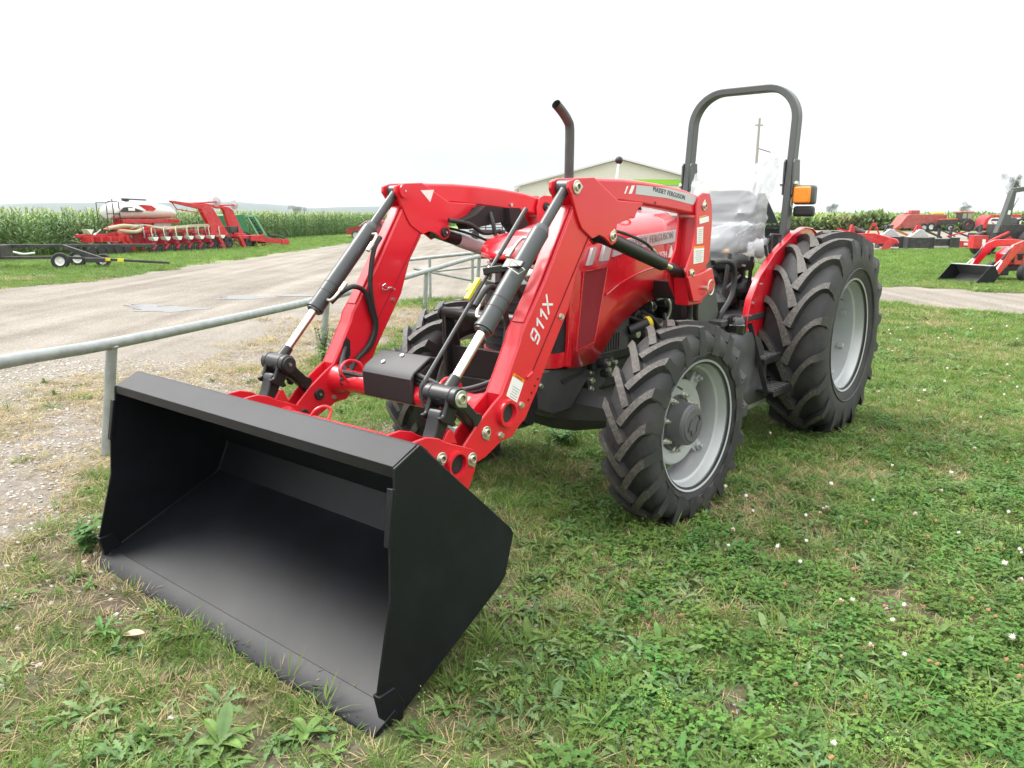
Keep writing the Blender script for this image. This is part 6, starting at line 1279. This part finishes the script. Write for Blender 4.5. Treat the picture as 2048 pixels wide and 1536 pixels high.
for v_ in range(3):
    q_ = MB(); h_ = random.uniform(.075, .105); q_.cyl((0, 0, 0), (.006, .004, h_), .0012, n=4, mi=0)
    for k in range(46):
        v = Vector((random.gauss(0, 1), random.gauss(0, 1), random.gauss(.25, .9))).normalized(); r_ = .0095
        leafstrip(q_, Vector((.006, .004, h_))+v*r_*.4, math.atan2(v.y, v.x), .009, .005, v.z*1.2, .0, 1 if v.z > -.15 else 2, 1)
    q_.ball((.006, .004, h_), (.0085, .0085, .008), n=8, mi=1 if v_ < 2 else 2)
    reg('clover_flower', q_, [GL, FLW, FLB])
for v_ in range(2):
    q_ = MB(); h_ = random.uniform(.05, .085); q_.cyl((0, 0, 0), (.005, 0, h_), .0011, n=4, mi=0); q_.ball((.005, 0, h_), (.0075, .0075, .008), n=8, mi=1, jit=.3); reg('spent_flower', q_, [GL, FLB])
for v_ in range(3):
    q_ = MB()
    for s in range(3):
        a = random.uniform(0, 6.3); tip = Vector((.03*math.cos(a), .03*math.sin(a), random.uniform(.09, .15))); q_.cyl((0, 0, 0), tip, .0012, .0006, n=4)
        for k in range(16):
            t_ = .35+.65*k/16; p = tip*t_; b = k*2.4; e = p+Vector((.012*math.cos(b), .012*math.sin(b), .006)); leafstrip(q_, e, b, .006, .006, .4, 0, 1, 1); leafstrip(q_, p, b, .012, .0012, .5, 0, 0, 1)
    reg('seed_stalk', q_, [GL, SEEDP])
for v_ in range(2):
    q_ = MB()
    for s in range(5):
        a = random.uniform(0, 6.3); r_ = random.uniform(0, .02); q_.cyl((r_*math.cos(a), r_*math.sin(a), 0), (r_*2.2*math.cos(a), r_*2.2*math.sin(a), random.uniform(.08, .16)), .0013, .0018, n=4)
    reg('plantain_stalk', q_, [SEEDP])
STN = mat('pebble', (.40, .365, .32), .8, objvar=.25, bump=.3, bscale=80)
for v_ in range(4):
    q_ = MB(); q_.ball((0, 0, .003), (random.uniform(.008, .013), random.uniform(.006, .011), random.uniform(.004, .007)), n=6, jit=.3); reg('pebble', q_, [STN])
STR = GD
q_ = MB()
for k in range(9): a = random.uniform(0, 6.3); r_ = .05*random.random(); leafstrip(q_, (r_*math.cos(a), r_*math.sin(a), .004), random.uniform(0, 6.3), random.uniform(.04, .10), .003, random.uniform(0, .15), .1, 0, 2)
reg('straw', q_, [STR])

def cloud(n_, y0, y1, wmul=.66, pad=1.6, pw=1.0):
    """random ground points in the wedge of ground before the camera, even per unit area"""
    u = np.random.rand(n_); y = np.sqrt(y0*y0+u*(y1*y1-y0*y0)); x = (np.random.rand(n_)*2-1)*(wmul*y+pad); return x, y
cyaw = R(-129.547); cx_, cy_ = .2714, 4.4849
def loc(x, y): dx, dy = x-cx_, y-cy_; return dx*math.cos(cyaw)+dy*math.sin(cyaw), -dx*math.sin(cyaw)+dy*math.cos(cyaw)
def clear(x, y):
    """keeps plants out of the bucket and from growing through the tyres"""
    a, b = loc(x, y)
    k = (a > 1.93) & (a < 2.23) & (np.abs(b) < .965)
    for ax, hw2, yc in ((0, .36, .74), (-2.31, .42, .70)): k |= (np.abs(a-ax) < hw2*.62) & (np.abs(np.abs(b)-yc) < .17)
    return ~k
def lay(name, keys, dens_fn, n_, y0, y1, s0, s1, label, tilt=.2, wmul=.70):
    n_ = int(n_*1.22); x, y = cloud(n_, y0, y1, wmul); M = masks(x, y); d = dens_fn(x, y, *M); k = (np.random.rand(n_) < d) & clear(x, y); x, y = x[k], y[k]; n2 = len(x)
    ss_ = [o for kk in keys for o in srcs[kk]]
    if n2 < 2: return
    scatter(name, ss_, np.stack([x, y, hgt(x, y)*(1-M[1][k]*.6)-.002], -1), np.random.rand(n2)*6.28, np.random.uniform(s0, s1, n2), np.random.randint(0, len(ss_), n2), (np.random.rand(n2, 2)-.5)*tilt*2, label)
    print(name, n2)
lawn_d = lambda x, y, sd, g, st, b, dr, w, ve: (1-ss(.15, .6, st))*(1-.85*b)*(1-.62*dr)*(1-.15*w)
lay('grass', ['grass_tuft'], lawn_d, 62000, 1.7, 9.5, .75, 1.25, 'short green lawn grass around the tractor')
lay('grass', ['grass_tuft'], lambda *a: lawn_d(*a), 60000, 9.5, 24, 1.3, 2.1, 'green lawn grass farther from the camera')
lay('grass', ['tall_grass'], lambda x, y, sd, g, st, b, dr, w, ve: (1-ss(.2, .7, st))*(1-b)*(.3+.6*ss(.45, .7, fbm(x, y, .5, 81)))*(1-.5*dr), 15000, 1.7, 11, .5, 1.15, 'longer grass blades standing in small clumps')
lay('dry_grass', ['dry_tuft', 'straw'], lambda x, y, sd, g, st, b, dr, w, ve: np.clip(.22+.9*dr, 0, 1)*(1-ss(.35, .9, st))*(1-.5*b), 42000, 1.7, 9.5, .8, 1.3, 'tan dried grass and straw in patches')
lay('dry_grass', ['dry_tuft'], lambda x, y, sd, g, st, b, dr, w, ve: np.clip(.15+.8*dr, 0, 1)*(1-ss(.4, .9, st)), 26000, 9.5, 20, 1.3, 2.2, 'tan dried grass beyond the pipe rail')
lay('weeds', ['rosette'], lambda x, y, sd, g, st, b, dr, w, ve: np.clip(w*1.0+.05, 0, 1)*(1-ss(.2, .8, st))*(1-.6*b)*(ss(.3, .55, fbm(x, y, .35, 91))), 15000, 1.7, 7.5, .45, 1.0, 'jagged leaved weed rosettes among the grass', .25)
lay('weeds', ['broadleaf'], lambda x, y, sd, g, st, b, dr, w, ve: np.clip(w*.8+.04, 0, 1)*(1-ss(.2, .8, st))*(1-.6*b)*(ss(.4, .6, fbm(x, y, .4, 95))), 8500, 1.7, 7.5, .4, .85, 'round leaved plantain and dock seedlings among the grass', .25)
lay('weeds', ['rosette', 'broadleaf'], lambda x, y, sd, g, st, b, dr, w, ve: (1-ss(.1, .5, st))*(1-.7*dr)*ss(.42, .62, fbm(x, y, .9, 97)), 16000, 6.5, 22, .6, 1.2, 'weed clumps in the lawn behind the tractor', .25)
cl_d = lambda x, y, sd, g, st, b, dr, w, ve: np.clip(w*ss(.0, .9, x)*1.1, 0, 1)*(1-b)*(.35+.65*ss(.35, .55, fbm(x, y, .45, 101)))
lay('clover', ['clover'], cl_d, 8500, 1.7, 6.5, .7, 1.2, 'white clover leaves covering the right foreground', .2)
fl_d = lambda x, y, sd, g, st, b, dr, w, ve: np.clip(w*ss(.3, 1.3, x), 0, 1)
lay('clover_flowers', ['clover_flower'], fl_d, 330, 1.9, 5.6, .7, 1.1, 'small white clover flower heads in the right foreground', .3)
lay('clover_flowers', ['clover_flower'], lambda x, y, sd, g, st, b, dr, w, ve: (x > 0)*(1-ss(.1, .5, st))*.6, 350, 5.6, 11, .9, 1.3, 'sparse white clover heads in the lawn', .3)
lay('spent_flowers', ['spent_flower'], fl_d, 520, 1.9, 5.6, .8, 1.2, 'brown spent clover heads among the leaves', .3)
lay('seed_stalks', ['seed_stalk'], lambda x, y, sd, g, st, b, dr, w, ve: np.clip(w, 0, 1)*ss(.45, .6, fbm(x, y, .4, 111)), 1300, 1.8, 5, .7, 1.1, 'thin pale green stalks of shepherds purse', .25)
lay('seed_stalks', ['plantain_stalk'], lambda x, y, sd, g, st, b, dr, w, ve: (1-ss(.1, .5, st))*.5, 260, 2.2, 8, .7, 1.1, 'upright plantain seed stalks', .2)
lay('gravel', ['pebble'], lambda x, y, sd, g, st, b, dr, w, ve: np.clip(st*.9+.25*b+.02, 0, 1), 34000, 2.2, 8.5, .5, 1.5, 'loose gravel and pebbles on the verge', .3, .75)
lay('gravel', ['pebble'], lambda x, y, sd, g, st, b, dr, w, ve: np.clip(st, 0, 1)*.4, 20000, 8.5, 18, .5, 1.0, 'coarser stones on the gravel lane', .3, .6)
# lawn strip along the corn and around the far implements: coarse tufts
lay('far_grass', ['grass_tuft'], lambda x, y, sd, g, st, b, dr, w, ve: (1-ss(.2, .6, g)), 60000, 22, 60, 2.2, 3.8, 'rough mown grass beyond the gravel lane', .2, .68)
# weeds growing up at the fence posts
def plant(label, x, y, z, parts, cat='plant', nm='weed_plant'):
    t_ = thing(nm, label, cat, (x, y, float(hgt(x, y))), 0, 'single weeds among the grass')
    for pn, q_, mt in parts: q_.build(pn, mt, t_, angle=0, norm=False)
    return t_
def leafy(n_, h_, sp, lw):
    q_ = MB(); s_ = MB()
    for k in range(n_):
        a = random.uniform(0, 6.3); b = Vector((random.uniform(-sp, sp)*.4, random.uniform(-sp, sp)*.4, 0)); tip = b+Vector((math.cos(a)*sp, math.sin(a)*sp, h_*random.uniform(.6, 1))); s_.cyl(b, tip, .003, .0015, n=4)
        for j in range(9): oval(q_, b.lerp(tip, .15+.85*j/9), random.uniform(0, 6.3), lw*random.uniform(.6, 1.1), lw*.4, random.uniform(.1, .9), .5)
    return [('foliage', q_, WL), ('stem', s_, WL2)]
for (x, y, h_, sp, lb) in ((-2.0, 8.35, .42, .10, 'leafy green weed growing up the second fence post'), (-1.86, 8.1, .25, .12, 'low leafy weed at the foot of the second fence post'), (-1.2, 12.0, .40, .16, 'leafy weed beside the third fence post'), (-.75, 11.6, .45, .18, 'tall leafy weed behind the far front tyre'), (-1.98, 3.5, .16, .06, 'small upright weed left of the bucket corner'), (-1.25, 7.0, .2, .15, 'leafy weed between rail and loader arm'), (.35, 5.35, .14, .1, 'bushy weed under the loader cross tube')):
    plant(lb, x, y, 0, leafy(int(6+h_*18), h_, sp, .07))
# dock plant with broad leaves, bottom left
q_ = MB(); q2 = MB()
for k in range(6): oval(q_, (0, 0, .01), k*2.4, random.uniform(.07, .10), .035, random.uniform(.5, 1.1), random.uniform(.4, .9), 0, .3, 8)
oval(q2, (.0, .0, .02), 1.3, .055, .05, 2.2, .35, 0, .3, 8)
plant('broad leaved dock plant with an upright pale leaf at the bottom left', -.86, 2.10, 0, [('foliage', q_, WL), ('upright_leaf', q2, WL2)])
q_ = MB()
for k in range(5): oval(q_, (0, 0, .01), k*2.4, .07, .032, random.uniform(.5, 1.1), .7, 0, .3, 8)
plant('second broad leaved dock plant right of the pale one near the bottom edge', -.62, 2.15, 0, [('foliage', q_, WL)])
q_ = MB()
for k in range(7): oval(q_, (0, 0, .015), k*.9+.2, .075, .05, random.uniform(.1, .4), .2, 0, .3, 6)
plant('pale green maple seedling on bare soil at the bottom', .74, 2.14, 0, [('foliage', q_, mat('bright seedling leaf', (.16, .26, .05), .5, transl=.3))])
q_ = MB(); oval(q_, (-.035, 0, .014), .2, .075, .048, .08, .1, 0, .2, 8); dl = q_.build('dead_leaf', mat('dead leaf', (.50, .36, .24), .7, var=.15, vscale=40), None, norm=False); dl.location = (-1.4, 2.70, float(hgt(-1.4, 2.7))+.008); tag(dl, 'curled tan dead leaf on the grass left of the bucket', 'leaf')
# air
hz = MB(); hz.box((0, 2450, 36.5), (7700, 5600, 75)); HZM = bpy.data.materials.new('haze air'); HZM.use_nodes = True; n_ = HZM.node_tree.nodes; n_.clear()
pv = n_.new('ShaderNodeVolumePrincipled'); pv.inputs['Density'].default_value = .00016; pv.inputs['Color'].default_value = (.86, .93, .98, 1); pv.inputs['Anisotropy'].default_value = .1
mo = n_.new('ShaderNodeOutputMaterial'); HZM.node_tree.links.new(pv.outputs[0], mo.inputs['Volume'])
ho_ = hz.build('haze', HZM, None, angle=0); tag(ho_, 'thin pale summer haze over the yard and hills', kind='stuff')
